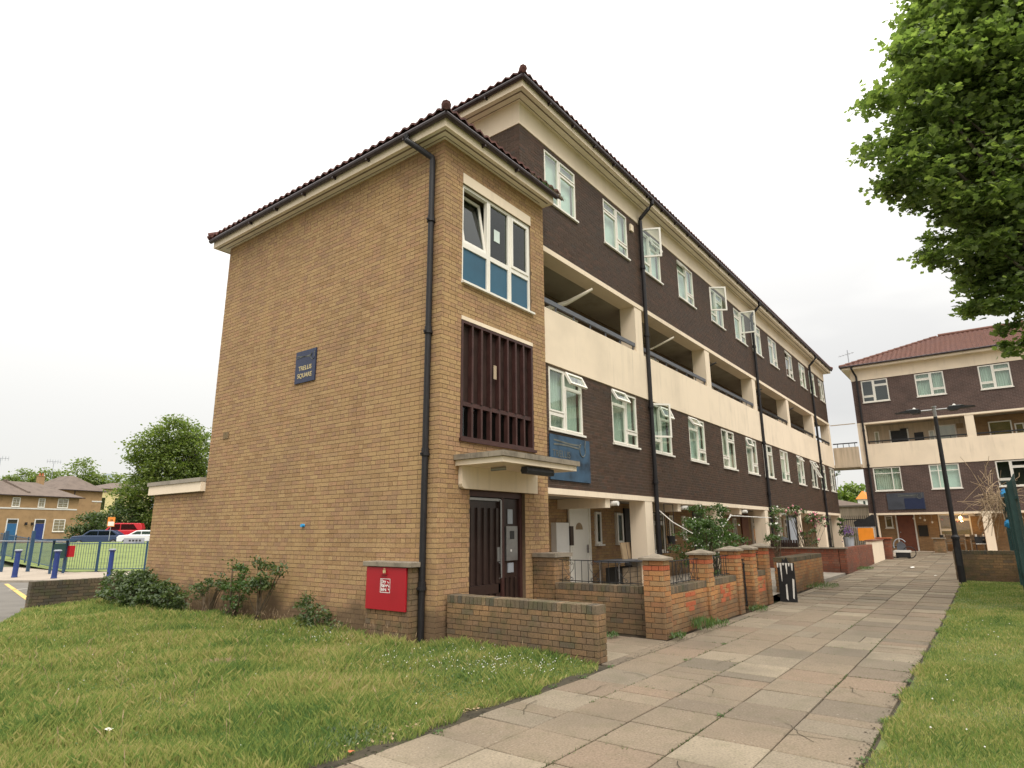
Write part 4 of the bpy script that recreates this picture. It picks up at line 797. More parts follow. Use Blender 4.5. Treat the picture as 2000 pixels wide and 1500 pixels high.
# right lawn follows the ramp
sheet('right_lawn_bank', 'turf', lambda x, y: hgt(x, y) - .010, 14, 22.95, -9, .96, 20, 4)
poly('soil_edge', 'soil', [(-4, 3.90), (7.1, 3.90), (7.1, 4.10), (5.4, 4.03), (4.6, 4.25), (3.9, 4.10), (3.2, 4.2), (-4, 4.0)], -.06, -.001)
def in_poly(p, P_):
    x, y = p; c = np.zeros(len(x), bool); j = len(P_) - 1
    for i in range(len(P_)):
        xi, yi = P_[i]; xj, yj = P_[j]
        c ^= ((yi > y) != (yj > y)) & (x < (xj - xi) * (y - yi) / (yj - yi + 1e-12) + xi); j = i
    return c
def blades(x, y, z, h, wd, lean=.45):
    n = len(x); a = rng.uniform(0, 2 * np.pi, n); l = rng.normal(0, lean, n) * h; b = rng.uniform(0, 2 * np.pi, n)
    dx, dy = np.cos(a) * wd / 2, np.sin(a) * wd / 2; ex, ey = np.cos(b) * l, np.sin(b) * l
    V = np.stack([np.stack([x - dx, y - dy, z], 1), np.stack([x + dx, y + dy, z], 1), np.stack([x + dx * .7 + ex * .35, y + dy * .7 + ey * .35, z + h * .6], 1), np.stack([x + ex, y + ey, z + h], 1)], 1)
    return V.reshape(-1, 3), (np.arange(n)[:, None] * 4 + np.array([[0, 1, 2, 3]]))
def grass(name, P_, dens, hfun, zf, label=None, wd=.006):
    P_ = np.array(P_); x0, y0 = P_.min(0); x1, y1 = P_.max(0); Vs = []; Fs = []; k = 0
    for (d0, d1, de, ww) in dens:
        n = int((x1 - x0) * (y1 - y0) * de); x = rng.uniform(x0, x1, n); y = rng.uniform(y0, y1, n); d = np.hypot(x, y)
        az = np.degrees(np.arctan2(y, x)); m = in_poly((x, y), [tuple(p) for p in P_]) & (d >= d0) & (d < d1) & (az > -8) & (az < 86); x, y = x[m], y[m]
        clump = np.sin(x * 3.1 + np.sin(y * 2.3) * 1.5) * np.sin(y * 2.7 + x) * .5 + .5
        h = rng.uniform(.35, 1.25, len(x)) * (hfun(x, y) * (.55 + .85 * clump)); V, F = blades(x, y, zf(x), h, ww)
        Vs.append(V); Fs.append(F + k); k += len(V)
    o = bpy.data.objects.new(name, arr_mesh(name, np.concatenate(Vs), np.concatenate(Fs), 'grass')); put(o); return tag(o, label, None, None, 'stuff')
LAWNG = [(-4, 4.06)] + [(x, 3.98 + .06 * math.sin(x * 4.3) + .04 * math.sin(x * 11.1)) for x in np.arange(-3.5, 6.9, .1)] + [(6.95, 4.0), (7.1, 4.12), (7.1, 6.6), (6.9, 6.7), (6.62, 6.9), (6.62, 8.0), (6.85, 8.1), (6.9, 17.5), (5.12, 17.5), (4.08, 15.1), (-1.5, 5.5)]
lawn_h = lambda x, y: .080 + .032 * np.exp(-((y - 7.5) ** 2) / 12) + .035 * ((x > 6.2) & (y > 6.9)) - .018 * np.clip(1 - (y - 4) / .7, 0, 1)
tag(grass('grass', LAWNG, [(0, 7, 6500, .0055), (7, 10, 4200, .007), (10, 14, 2400, .011), (14, 22, 1300, .016)], lawn_h, lambda x: x * 0 - .01), 'long patchy green and straw coloured grass on the left lawn', 'grass')
tag(grass('grass', [(3.5, .93)] + [(x, .955 + .045 * math.sin(x * 5.1) + .03 * math.sin(x * 13.7)) for x in np.arange(3.6, 22.9, .12)] + [(22.9, -2.5), (3.5, -2.5)], [(0, 7, 6500, .0055), (7, 11, 4200, .007), (11, 16, 2400, .010), (16, 24, 1500, .014)], lambda x, y: .045 + .01 * np.sin(x), lambda x: np.clip((x - 14) * .013, 0, .36) - .015), 'rough green grass strip along the right side of the path', 'grass')
def straws(name, n, region, label, cat='grass'):
    mb = MB()
    for _ in range(n):
        x, y = random.uniform(*region[0]), random.uniform(*region[1]); h = random.uniform(.12, .24); ex, ey = random.gauss(0, .04), random.gauss(0, .04)
        mb.tube([(x, y, 0), (x + ex * .5, y + ey * .5, h * .6), (x + ex, y + ey, h)], .0012, 3, False); mb.tube([(x + ex, y + ey, h), (x + ex * 1.5, y + ey * 1.5, h + .05)], [.004, .002], 4)
    tag(mb.build(name, 'curtain' if 0 else 'cardboard'), label, cat, None, 'stuff')
def gp(cx, cy, sx, sy): return random.gauss(cx, sx), random.gauss(cy, sy)
cl_ = np.array([(*gp(6.2, 5.0, .55, .7), .0) for _ in range(5200)] + [(*gp(5.0, 4.7, .8, .35), .0) for _ in range(1500)] + [(*gp(3.4, 7.2, .7, .8), .0) for _ in range(1500)]); cl_ = cl_[(cl_[:, 0] < 7.05) & (cl_[:, 1] > 4.08)]; cl_[:, 2] = rng.uniform(.02, .075, len(cl_))
CLOVER_PTS = cl_
straws('seed_heads', 170, ((2.0, 6.8), (4.6, 12)), 'scattered straw coloured seed heads standing above the left lawn')
straws('tall_grass', 110, ((6.55, 6.9), (7.0, 13.5)), 'dry tall grass stalks along the foot of the tower wall')
def dots(name, pts, r, mat, label, cat, stem=True):
    mb = MB()
    for x, y, z in pts:
        q = r * random.uniform(.6, 1.2); mb.add([(x, y, z - q), (x + q, y, z), (x, y + q, z), (x - q, y, z), (x, y - q, z), (x, y, z + q)], [(0, 1, 4), (0, 2, 1), (0, 3, 2), (0, 4, 3), (5, 4, 1), (5, 1, 2), (5, 2, 3), (5, 3, 4)])
    return tag(mb.build(name, mat), label, cat, None, 'stuff')
pts = [(*gp(6.3, 5.1, .5, .75), random.uniform(.06, .115)) for _ in range(230)] + [(*gp(6.35, 8.3, .3, .6), random.uniform(.07, .12)) for _ in range(60)] + [(random.uniform(2.5, 6.8), random.uniform(4.3, 12), random.uniform(.05, .1)) for _ in range(60)]
pts = [p for p in pts if p[0] < 7.08 and p[1] > 4.1 and not (p[0] > 6.6 and p[1] > 6.6)]
dots('clover_flowers', pts, .0075, 'petal', 'white clover flowers dotted over the grass near the low entrance wall', 'flowers')
dots('clover_flowers', [(random.uniform(5, 14), random.uniform(-1.2, .7), .06) for _ in range(45)], .008, 'petal', 'white clover flowers scattered in the right grass strip', 'flowers')
dots('buttercups', [(random.uniform(6.4, 6.75), random.uniform(9.2, 11.5), random.uniform(.08, .15)) for _ in range(22)], .010, 'yellow_line', 'yellow buttercups near the tower wall', 'flowers')
# path slabs
path = tag(sheet('path', 'soil', lambda x, y: hgt(x, y) - .022, 1.8, 41.0, .93, 4.12, 60, 2), None, None, None, 'structure')
sheet('entrance_path', 'soil', lambda x, y: hgt(x, y) - .021, 7.36, 9.3, 4.10, 6.66, 4, 4)
rows = [.98, 1.57, 2.16, 2.75, 3.33, 3.92]; slabs = []
def slab(x0, x1, y0, y1, par): slabs.append((x0, x1, y0, y1, par))
for j in range(5):
    y0, y1 = rows[j], rows[j + 1]; x = 2.24 + (.02 * j if j < 3 else -.0); 
    while x < 40.9:
        x1 = min(x + .60, 40.95)
        if random.random() < .07 and x < 16: m_ = x + random.uniform(.2, .4); slab(x, m_, y0, y1, 0); slab(m_, x1, y0, y1, 0)
        elif random.random() < .03 and x < 16: m_ = (y0 + y1) / 2 + random.uniform(-.1, .1); slab(x, x1, y0, m_, 0); slab(x, x1, m_, y1, 0)
        else: slab(x, x1, y0, y1, 0)
        x = x1
x = 7.2
while x < 40.9: slab(x, min(x + .6, 40.9), 3.92, 4.11, 0); x += .6
for yy in np.arange(4.11, 6.5, .6):
    for xx in (7.38, 7.99, 8.60, 9.05):
        slab(xx, min(xx + .61, 9.38), yy, min(yy + .6, 6.66), 0) if xx < 9 else None
slabs.sort(key=lambda s: math.hypot((s[0] + s[1]) / 2, (s[2] + s[3]) / 2)); rest = []
vis = lambda x, y: (Vector((x, y, 0)) - CAMP).dot(f_) > 1 and abs((Vector((x, y, 0)) - CAMP).dot(r_) / (Vector((x, y, 0)) - CAMP).dot(f_)) < .9 and (Vector((x, y, 0)) - CAMP).dot(u_) / (Vector((x, y, 0)) - CAMP).dot(f_) > -.66
su = {}
def slabmesh():
    if 's' not in su:
        e, t = .5, .47; V = [(-e, -e, -1), (e, -e, -1), (e, e, -1), (-e, e, -1), (-e, -e, -.12), (e, -e, -.12), (e, e, -.12), (-e, e, -.12), (-.488, -.488, 0), (.488, -.488, 0), (.488, .488, 0), (-.488, .488, 0)]
        F = [(8, 9, 10, 11)] + [(i, (i + 1) % 4, (i + 1) % 4 + 4, i + 4) for i in range(4)] + [(i + 4, (i + 1) % 4 + 4, (i + 1) % 4 + 8, i + 8) for i in range(4)]
        m = bpy.data.meshes.new('paving_slab'); m.from_pydata(V, [], F); m.materials.append(MT['slab']); su['s'] = m
    return su['s']
ni = 0
for x0, x1, y0, y1, par in slabs:
    cx, cy = (x0 + x1) / 2, (y0 + y1) / 2; g = .015
    if ni < 300 and vis(cx, cy):
        mw = Matrix.Translation((cx, cy, hgt(cx, cy) + random.uniform(-.004, .003))) @ Matrix.Rotation(random.gauss(0, .0045), 4, 'X') @ Matrix.Rotation(random.gauss(0, .0045), 4, 'Y') @ Matrix.Rotation(random.gauss(0, .003), 4, 'Z') @ Matrix.Diagonal((x1 - x0 - g, y1 - y0 - g, .05, 1))
        inst('paving_slab', slabmesh(), path, mw); ni += 1
    elif vis(cx, cy) or cx < 8: rest.append((Vector((cx, cy, hgt(cx, cy) - .025 + random.uniform(-.003, .003))), Vector((1, 0, 0)), Vector((0, -1, 0)), x1 - x0 - g, y1 - y0 - g, .05))
lay(path, rest, 'slab', 0, stuff='paving')
mb = MB()
for (cx, cy), ang, ln in (((5.6, 1.35), .5, .5), ((5.75, 1.25), 2.2, .35), ((6.6, 2.5), .3, .5), ((8.0, 2.95), -.4, .5), ((4.9, 3.6), .8, .5), ((5.7, 3.55), .15, .6), ((4.35, 1.75), 1.2, .4), ((7.3, 1.25), .9, .45), ((9.5, 2.4), .5, .6), ((6.9, 3.65), -.6, .4)):
    p = [(cx, cy)]
    for _ in range(7): ang += random.gauss(0, .28); p.append((p[-1][0] + math.cos(ang) * ln / 7, p[-1][1] + math.sin(ang) * ln / 7))
    for a, b in zip(p[:-1], p[1:]):
        nx, ny = -(b[1] - a[1]), b[0] - a[0]; l = math.hypot(nx, ny); nx, ny = nx / l * .003, ny / l * .003
        mb.add([(a[0] - nx, a[1] - ny, .006), (b[0] - nx, b[1] - ny, .006), (b[0] + nx, b[1] + ny, .006), (a[0] + nx, a[1] + ny, .006)], [(0, 1, 2, 3)])
mb.build('cracks', 'soil', path, kind='stuff')
jx = []; 
for _ in range(5200):
    if random.random() < .6: x, y = random.uniform(2.5, 16) , random.choice(rows) + random.gauss(0, .005)
    else: x, y = 2.24 + .6 * random.randint(0, 22) + random.gauss(0, .005), random.uniform(1, 3.9)
    if math.sin(x * 1.7 + y * 5) + math.sin(x * .63 - y * 3.1) > .35: jx.append((x, y))
jx = np.array(jx); Vj, Fj = blades(jx[:, 0], jx[:, 1], jx[:, 0] * 0 - .012, rng.uniform(.012, .03, len(jx)), .008, .9)
put(tag(bpy.data.objects.new('joint_moss', arr_mesh('joint_moss', Vj, Fj, 'leaf_shrub')), kind='stuff'), path)
mb = MB()
for _ in range(900):
    e = random.random() < .5; x = random.uniform(3, 12); y = (random.gauss(3.96, .04) if e else random.gauss(1.0, .04)); a = random.uniform(0, 6.28); q = random.uniform(.004, .016); z = hgt(x, y) + .004
    mb.add([(x + q * math.cos(a + k * 1.57), y + q * math.sin(a + k * 1.57) * .7, z + random.random() * .004) for k in range(4)], [(0, 1, 2, 3)])
mb.build('grit', 'soil', path, kind='stuff')
# forecourts
sheet('forecourt', 'footway', lambda x, y: hgt(x, y) - .004, 36, 42.4, -16, 7.0, 8, 8, inside=lambda p: p[1] < .93 or p[0] > 40.9 or p[1] > 4.12)
sheet('garden_paving', 'concrete', lambda x, y: hgt(x, y) + (.01 if y < 5 else .12), 9.64, 40.9, 4.5, 8.35, 30, 2)
sheet('walled_garden_ground', 'soil', lambda x, y: hgt(x, y) + .0, 23.3, 36, -9, .93, 8, 2)
poly('doorway_apron', 'concrete', [(7.36, 6.58), (9.4, 6.58), (9.4, 6.69), (7.36, 6.69)], -.05, .012)
# weeds in joints, litter
def weed(name, c, n, r, h, label, mat='leaf_bush'):
    mb = MB()
    for _ in range(n):
        a = random.uniform(0, 6.28); d = r * math.sqrt(random.random()); x, y = c[0] + d * math.cos(a), c[1] + d * math.sin(a) * .6; hh = h * random.uniform(.3, 1); s = random.uniform(.008, .02)
        b = random.uniform(0, 6.28); ux, uy = math.cos(b) * s, math.sin(b) * s
        mb.add([(x, y, c[2] + hh * .5), (x + ux - uy * .5, y + uy + ux * .5, c[2] + hh * .8), (x + ux * 2, y + uy * 2, c[2] + hh), (x + ux + uy * .5, y + uy - ux * .5, c[2] + hh * .75)], [(0, 1, 2, 3)])
    o = mb.build(name, mat); return tag(o, label, 'weed', None, 'stuff' if r > .25 else None)
weed('weed', (8.95, 4.90, 0), 160, .17, .10, 'small leafy weed with white flowers at the foot of the side garden wall')
for k, (x, y, r, lab) in enumerate([(9.35, 4.0, .18, 'weeds at the base of the corner garden pier'), (10.3, 3.98, .28, 'tall weed against the first garden wall panel'), (11.0, 3.98, .3, 'straggly yellow and green weeds below the second garden pier'), (13.4, 4.0, .3, 'weeds across the narrow garden gateway'), (15.6, 3.95, .22, 'bright green weed below the painted gate board'), (18.9, 4.05, .9, 'weeds along the base of the low yellow garden wall'), (26.0, 4.0, .6, 'weed clump at the corner of the red garden wall')]):
    weed('weed', (x, y, hgt(x, 4)), int(260 * r / .3), r, .26 if k in (1,) else .13, lab)
for k in range(14):
    x, y = [(7.1, 3.92), (6.45, 3.9), (5.88, 3.95), (8.0, 3.33), (9.38, 3.33), (5.87, 2.16), (4.6, 1.57), (7.5, 1.0), (6.5, 1.0), (9.2, 1.0), (5.4, .98), (8.3, .97), (4.09, 3.86), (12.4, .98)][k]
    weed('joint_weed', (x, y, -.01), 26, .07, .035, 'little weed in a paving joint, ' + ['by the end of the low brick wall', 'on the left edge beyond the bare soil', 'on the left edge nearer than the soil', 'in the third row of slabs from the left', 'near the corner garden pier', 'in the middle of the near path', 'near the bottom of the photo on the right', 'at the right edge opposite the low wall', 'at the right edge on the broken slab', 'at the right edge near the pale slabs', 'at the right grass edge in the foreground', 'at the right edge near a dark slab', 'at the left edge beside the dead leaves', 'at the right edge far up the path'][k])
mb = MB()
for _ in range(260):
    x, y = random.gauss(4.35, .42), random.gauss(4.12, .07); a = random.uniform(0, 6.28); s = random.uniform(.008, .022); u = Vector((math.cos(a), math.sin(a), random.uniform(-.4, .4))) * s; v = Vector((-math.sin(a), math.cos(a), random.uniform(-.4, .4))) * s * .6; c = Vector((x, y, .012 + random.random() * .02))
    mb.add([c - u, c - v, c + u, c + v], [(0, 1, 2, 3)])
tag(mb.build('dead_leaves', 'terracotta' if 0 else 'cardboard'), 'dead brown leaves and bare soil along the left edge of the path', 'leaves', None, 'stuff')
def crumple(name, c, s, mat, label):
    mb = MB(); vs = [(c[0] + math.cos(a) * s * random.uniform(.5, 1), c[1] + math.sin(a) * s * random.uniform(.5, 1), c[2] + random.uniform(0, s * .5)) for a in np.linspace(0, 5.6, 7)] + [(c[0], c[1], c[2] + s * .5)]
    mb.add(vs, [(i, (i + 1) % 7, 7) for i in range(7)]); return tag(mb.build(name, mat), label, 'litter')
crumple('litter', (2.42, 5.95, .05), .05, 'petal', 'crumpled white paper lying in the left lawn'); crumple('litter', (3.32, 4.02, .02), .03, 'terracotta', 'small red scrap at the near left edge of the path'); crumple('litter', (4.05, 4.1, .02), .035, 'cardboard', 'torn beige leaf on the bare soil'); crumple('litter', (27.5, 2.6, .19), .1, 'petal', 'white scrap lying far up the path'); crumple('litter', (24.0, 1.7, .14), .06, 'petal', 'white scrap on the path near the lamp post')
weed('low_weeds', (3.5, 4.35, 0), 420, .42, .07, 'dark green low weeds at the left edge of the path in the foreground', 'leaf_shrub')
mb = MB()
for _ in range(300):
    x, y = random.gauss(4.3, .12), random.gauss(7.7, .1); 
    a = random.uniform(0, 6.28); mb.add([(x, y, .05), (x + .02 * math.cos(a), y + .02 * math.sin(a), .06), (x, y + .01, .09 * random.random() + .04)], [(0, 1, 2)])
tag(mb.build('dead_patch', 'cardboard'), 'small orange dead patch in the left lawn', 'grass', None, 'stuff')

# ================================================================== NEAR LOW WALLS
def brick_wall(name, label, x0, x1, y0, y1, z0, z1, mat, faces, n_ind=150, cope=True, bond='flemish', mortar='mortar_dark', cat='wall', copemat='brick_cope', group=None, end=.0):
    t = thing(name, label, cat, ((x0 + x1) / 2, (y0 + y1) / 2, z0), group=group); zc = z1 - .11 if cope else z1
    bx('wall_core', mortar, t, x0 + .012, x1 - .012, y0 + .012, y1 - .012, z0 - .1, z1 - .015); zb = z0 - .0; br = []
    if 'w' in faces: br += face_bricks((x0, 0, 0), (0, 1, 0), (-1, 0, 0), courses(y0, y1, zb, zc, (), bond))
    if 'e' in faces: br += face_bricks((x1, 0, 0), (0, 1, 0), (1, 0, 0), courses(y0, y1, zb, zc, (), bond))
    e = .052 if 'w' in faces else 0
    if 's' in faces: br += face_bricks((0, y0, 0), (1, 0, 0), (0, -1, 0), courses(x0 + e, x1 - (.052 if 'e' in faces else 0), zb, zc, (), bond))
    if 'n' in faces: br += face_bricks((0, y1, 0), (1, 0, 0), (0, 1, 0), courses(x0 + e, x1, zb, zc, (), bond))
    lay(t, br, mat, n_ind)
    if cope:
        cb2 = []; alongx = (x1 - x0) > (y1 - y0); L0, L1 = (x0, x1) if alongx else (y0, y1); k = L0
        while k < L1 - .01:
            k1 = min(k + .075, L1); c = (k + k1) / 2; dz = random.uniform(-.003, .003); wd = (y1 - y0) if alongx else (x1 - x0)
            if alongx: cb2.append((Vector((c, (y0 + y1) / 2 + random.uniform(-.002, .002), zc + .055 + dz)), Vector((1, 0, 0)), Vector((0, -1, 0)), k1 - k - .008, wd + .004, .106))
            else: cb2.append((Vector(((x0 + x1) / 2 + random.uniform(-.002, .002), c, zc + .055 + dz)), Vector((0, 1, 0)), Vector((-1, 0, 0)), k1 - k - .008, wd + .004, .106))
            k = k1
        lay(t, cb2, copemat, min(150, 300 - n_ind), name='coping_brick', stuff='coping')
    return t
brick_wall('low_wall', 'low mossy brick wall jutting from the tower beside the entrance door', 7.14, 7.37, 4.10, 6.64, 0, .685, 'brick_wall', 'wse', 200)
brick_wall('low_wall', 'dark low brick wall at the far left edge of the lawn', 5.15, 9.0, 17.6, 17.82, -.06, .55, 'brick_cope', 'ws', 150, bond='stretcher')
def pier(name, label, x0, x1, y0, y1, z1, mat='brick_orange', cap='pyramid', red=True, group='brick garden piers', zb=0):
    t = thing(name, label, 'pier', ((x0 + x1) / 2, (y0 + y1) / 2, zb), group=group)
    bx('pier_core', 'mortar_dark', t, x0 + .012, x1 - .012, y0 + .012, y1 - .012, zb - .1, z1)
    cs = lambda a, b: courses(a, b, zb, z1, (), 'flemish'); br = face_bricks((x0, 0, 0), (0, 1, 0), (-1, 0, 0), cs(y0, y1)) + face_bricks((0, y0, 0), (1, 0, 0), (0, -1, 0), cs(x0 + .05, x1)) + face_bricks((x1, 0, 0), (0, 1, 0), (1, 0, 0), cs(y0 + .05, y1)) + face_bricks((0, y1, 0), (1, 0, 0), (0, 1, 0), cs(x0 + .05, x1 - .05))
    rc = [b for b in br if red and z1 - .155 < b[0].z < z1 - .07]; br = [b for b in br if b not in rc]
    lay(t, br, mat, 150); lay(t, rc, 'brick_bright_red', 40)
    o = .045; mb = MB()
    if cap == 'pyramid':
        cx, cy = (x0 + x1) / 2, (y0 + y1) / 2; mb.box(x0 - o, x1 + o, y0 - o, y1 + o, z1 + .002, z1 + .035)
        mb.add([(x0 - o, y0 - o, z1 + .035), (x1 + o, y0 - o, z1 + .035), (x1 + o, y1 + o, z1 + .035), (x0 - o, y1 + o, z1 + .035), (cx, cy, z1 + .10)], [(0, 1, 4), (1, 2, 4), (2, 3, 4), (3, 0, 4)])
    else: mb.box(x0 - .02, x1 + .05, y0 - .03, y1 + .0, z1 + .002, z1 + .07)
    mb.build('coping_stone', 'stone', t); return t
pier('garden_pier', 'brick pier with flat stone cap standing against the tower right of the door', 9.42, 9.92, 6.22, 6.68, 1.14, 'brick_wall', 'flat', False, None)
side = brick_wall('garden_side_wall', 'low brick garden side wall carrying the long scroll railing', 9.40, 9.63, 4.48, 6.21, 0, .73, 'brick_wall', 'we', 150, bond='stretcher')
pl = ['corner garden pier with red brick band, nearest to the camera', 'second garden pier with red brick band, between the two railing panels', 'third garden pier, left of the narrow gateway', 'fourth garden pier, right of the gateway with a black rod on it', 'fifth garden pier beside the black and white gate board']
for (x0, x1, z), lab in zip(((9.22, 9.50, 1.14), (11.12, 11.42, 1.16), (12.72, 13.0, 1.18), (13.70, 14.0, 1.18), (14.70, 14.98, 1.20)), pl): pier('garden_pier', lab, x0, x1, 4.13, 4.46, z)
def panel_wall(x0, x1, label, z1=.73):
    t = brick_wall('garden_front_wall', label, x0, x1, 4.17, 4.40, 0, z1, 'brick_orange', 's', 120, bond='stretcher')
    m = (x0 + x1) / 2; lay(t, face_bricks((0, 4.164, 0), (1, 0, 0), (0, -1, 0), [c for c in courses(m - .28, m + .25, .30, .60) if random.random() < .55]), 'brick_bright_red', 8); return t
panel_wall(9.50, 11.12, 'first garden front wall panel with a patch of red bricks, beside the corner pier'); panel_wall(11.42, 12.72, 'second garden front wall panel with red bricks, left of the gateway'); panel_wall(14.0, 14.70, 'short garden front wall panel right of the gateway')
# railings with scrolls
def scroll_rail(label, p0, p1, z0, z1, hearts=3, cat='railing'):
    t = thing('scroll_railing', label, cat, (p0[0], p0[1], z0), group='scrolled garden railings'); d = Vector((p1[0] - p0[0], p1[1] - p0[1], 0)); Ln = d.length; d.normalize()
    P_ = lambda s, z: Vector((p0[0], p0[1], 0)) + d * s + Vector((0, 0, z)); r = .006
    MB().tube([P_(0, z1), P_(Ln, z1)], .008, 6).tube([P_(0, z0 + .03), P_(Ln, z0 + .03)], .008, 6).build('rail', 'black_metal', t)
    s = .06; hh = z1 - z0 - .03; k = 0
    while s < Ln - .02:
        MB().tube([P_(s, z0), P_(s, z1)], r, 6).build('bar', 'black_metal', t); k += 1
        if k % 3 == 1 and s + .26 < Ln:
            mb = MB(); c = s + .13
            for sg_ in (-1, 1):
                pts = [P_(c + sg_ * .055 + .028 * math.cos(a) * (1 - i * .05), z1 - .05 + .028 * math.sin(a) * (1 - i * .05)) for i, a in enumerate(np.linspace(-math.pi / 2, math.pi * 1.5, 12))]
                mb.tube(pts, .004, 5); mb.tube([P_(c + sg_ * .11, z1 - .05), P_(c + sg_ * .10, z1 - .14), P_(c, z0 + .12), P_(c - sg_ * .09, z0 + .05)], .004, 5)
                pts = [P_(c + sg_ * .06 + .025 * math.cos(a), z0 + .065 + .025 * math.sin(a)) for a in np.linspace(0, 6.2, 12)]; mb.tube(pts, .004, 5)
            mb.build('scroll', 'black_metal', t); s += .26
        else: s += .13
    return t
scroll_rail('long black scroll railing on the side wall in front of the white door', (9.51, 6.18), (9.51, 4.50), .73, 1.10)
scroll_rail('black railing panel between the corner pier and the second pier', (9.53, 4.29), (11.10, 4.29), .73, 1.10); scroll_rail('black railing panel between the second and third piers', (11.45, 4.29), (12.70, 4.29), .73, 1.10); scroll_rail('short black railing right of the garden gateway', (14.02, 4.29), (14.68, 4.29), .73, 1.10)
gt = thing('garden_gate', 'narrow black wrought iron gate standing open in the gateway', 'gate', (13.05, 4.3, 0)); mb = MB()
for k in range(6): mb.tube([(13.06 + .11 * k, 4.30, .08), (13.06 + .11 * k, 4.30, 1.0)], .007, 6)
mb.build('bars', 'black_metal', gt); MB().box(13.04, 13.66, 4.29, 4.31, .08, .11).box(13.04, 13.66, 4.29, 4.31, .97, 1.0).box(13.04, 13.66, 4.29, 4.31, .55, .57).build('frame', 'black_metal', gt)
rod = thing('gate_rod', 'black rod with a round knob fixed to the fourth pier', 'rod', (13.66, 4.3, 0)); MB().tube([(13.665, 4.30, .05), (13.665, 4.30, .88)], .012, 6).build('rod', 'black_metal', rod); MB().lathe([(.001, -.03), (.03, 0), (.001, .03)], (13.655, 4.30, .90), 10).build('knob', 'black_metal', rod)
# black board streaked with white paint
gb = thing('gate_board', 'narrow black board streaked with white paint beside the fifth pier', 'board', (15.35, 4.0, 0)); bx('board', 'black_metal', gb, 15.33, 15.37, 3.72, 4.08, .0, .86)
mb = MB()
for k in range(6):
    y = 3.74 + .06 * k; ln = [.16, .07, .24, .05, .40, .1][k]; mb.add([(15.327, y, .85), (15.327, y + .045, .85), (15.327, y + .03 + .012 * math.sin(k * 3), .85 - ln), (15.327, y + .015, .85 - ln)], [(0, 1, 2, 3)])
mb.add([(15.3265, 3.74, .5), (15.3265, 3.78, .52), (15.3265, 3.80, .1), (15.3265, 3.77, .08)], [(0, 1, 2, 3)]); mb.add([(15.3265, 3.90, .40), (15.3265, 3.93, .38), (15.3265, 3.94, .08), (15.3265, 3.90, .05)], [(0, 1, 2, 3)])
mb.build('paint_streaks', 'petal', gb); MB().prism([(0, 0), (.16, 0), (.14, .10), (.10, .05), (.05, .12), (.02, .03)], (15.34, 3.82, .86), (0, 1, 0), (0, 0, 1), (1, 0, 0), .02).build('board_top', 'black_metal', gb)
# farther garden walls
brick_wall('garden_front_wall', 'low yellow brick garden wall beyond the painted board', 17.0, 20.5, 4.18, 4.60, .05, .90, 'brick_orange', 'ws', 120)
brick_wall('garden_side_wall', 'red brick side wall running back from the path behind the yellow wall', 24.0, 24.23, 4.35, 6.95, .13, .93, 'brick_red', 'w', 100, copemat='brick_red'); brick_wall('garden_front_wall', 'red brick garden wall along the path, next to the cream wall', 24.0, 29.8, 4.12, 4.34, .13, .96, 'brick_red', 'sw', 100, copemat='brick_red')
for (a, b, c, d, e, f, m, lab, nm) in ((23.95, 24.3, 4.1, 7.0, .932, .975, 'stone', 'long grey coping stone on the red side wall', 'coping'),): tag(bx(nm, m, None, a, b, c, d, e, f), lab, 'coping stone')
cw = thing('cream_wall', 'cream rendered garden wall between the red wall and the red corner post', 'wall', (31, 4.2, .2)); bx('render', 'cream', cw, 29.82, 33.0, 4.12, 4.34, .1, 1.08); bx('coping', 'brick_red', cw, 29.8, 33.3, 4.08, 4.38, 1.082, 1.13)
rp_ = thing('corner_post', 'short red brick corner post at the far end of the garden walls', 'post', (33.4, 4.15, .2)); lay(rp_, face_bricks((33.2, 0, 0), (0, 1, 0), (-1, 0, 0), courses(3.85, 4.4, .24, 1.14)) + face_bricks((0, 3.85, 0), (1, 0, 0), (0, -1, 0), courses(33.25, 33.6, .24, 1.14)), 'brick_red', 60); bx('post_core', 'mortar_dark', rp_, 33.212, 33.59, 3.862, 4.39, .1, 1.14); bx('coping', 'terracotta', rp_, 33.15, 33.65, 3.8, 4.45, 1.142, 1.19)
bx('doorstep', 'concrete', None, 20.6, 23.9, 4.2, 5.2, .0, .16, kind='structure')
brick_wall('boundary_wall', 'long low brick wall across the end of the right grass, behind the lamp post', 23.1, 23.33, -6.0, 1.12, .1, .95, 'brick_wall', 'ws', 150, bond='stretcher', mortar='mortar_buff')

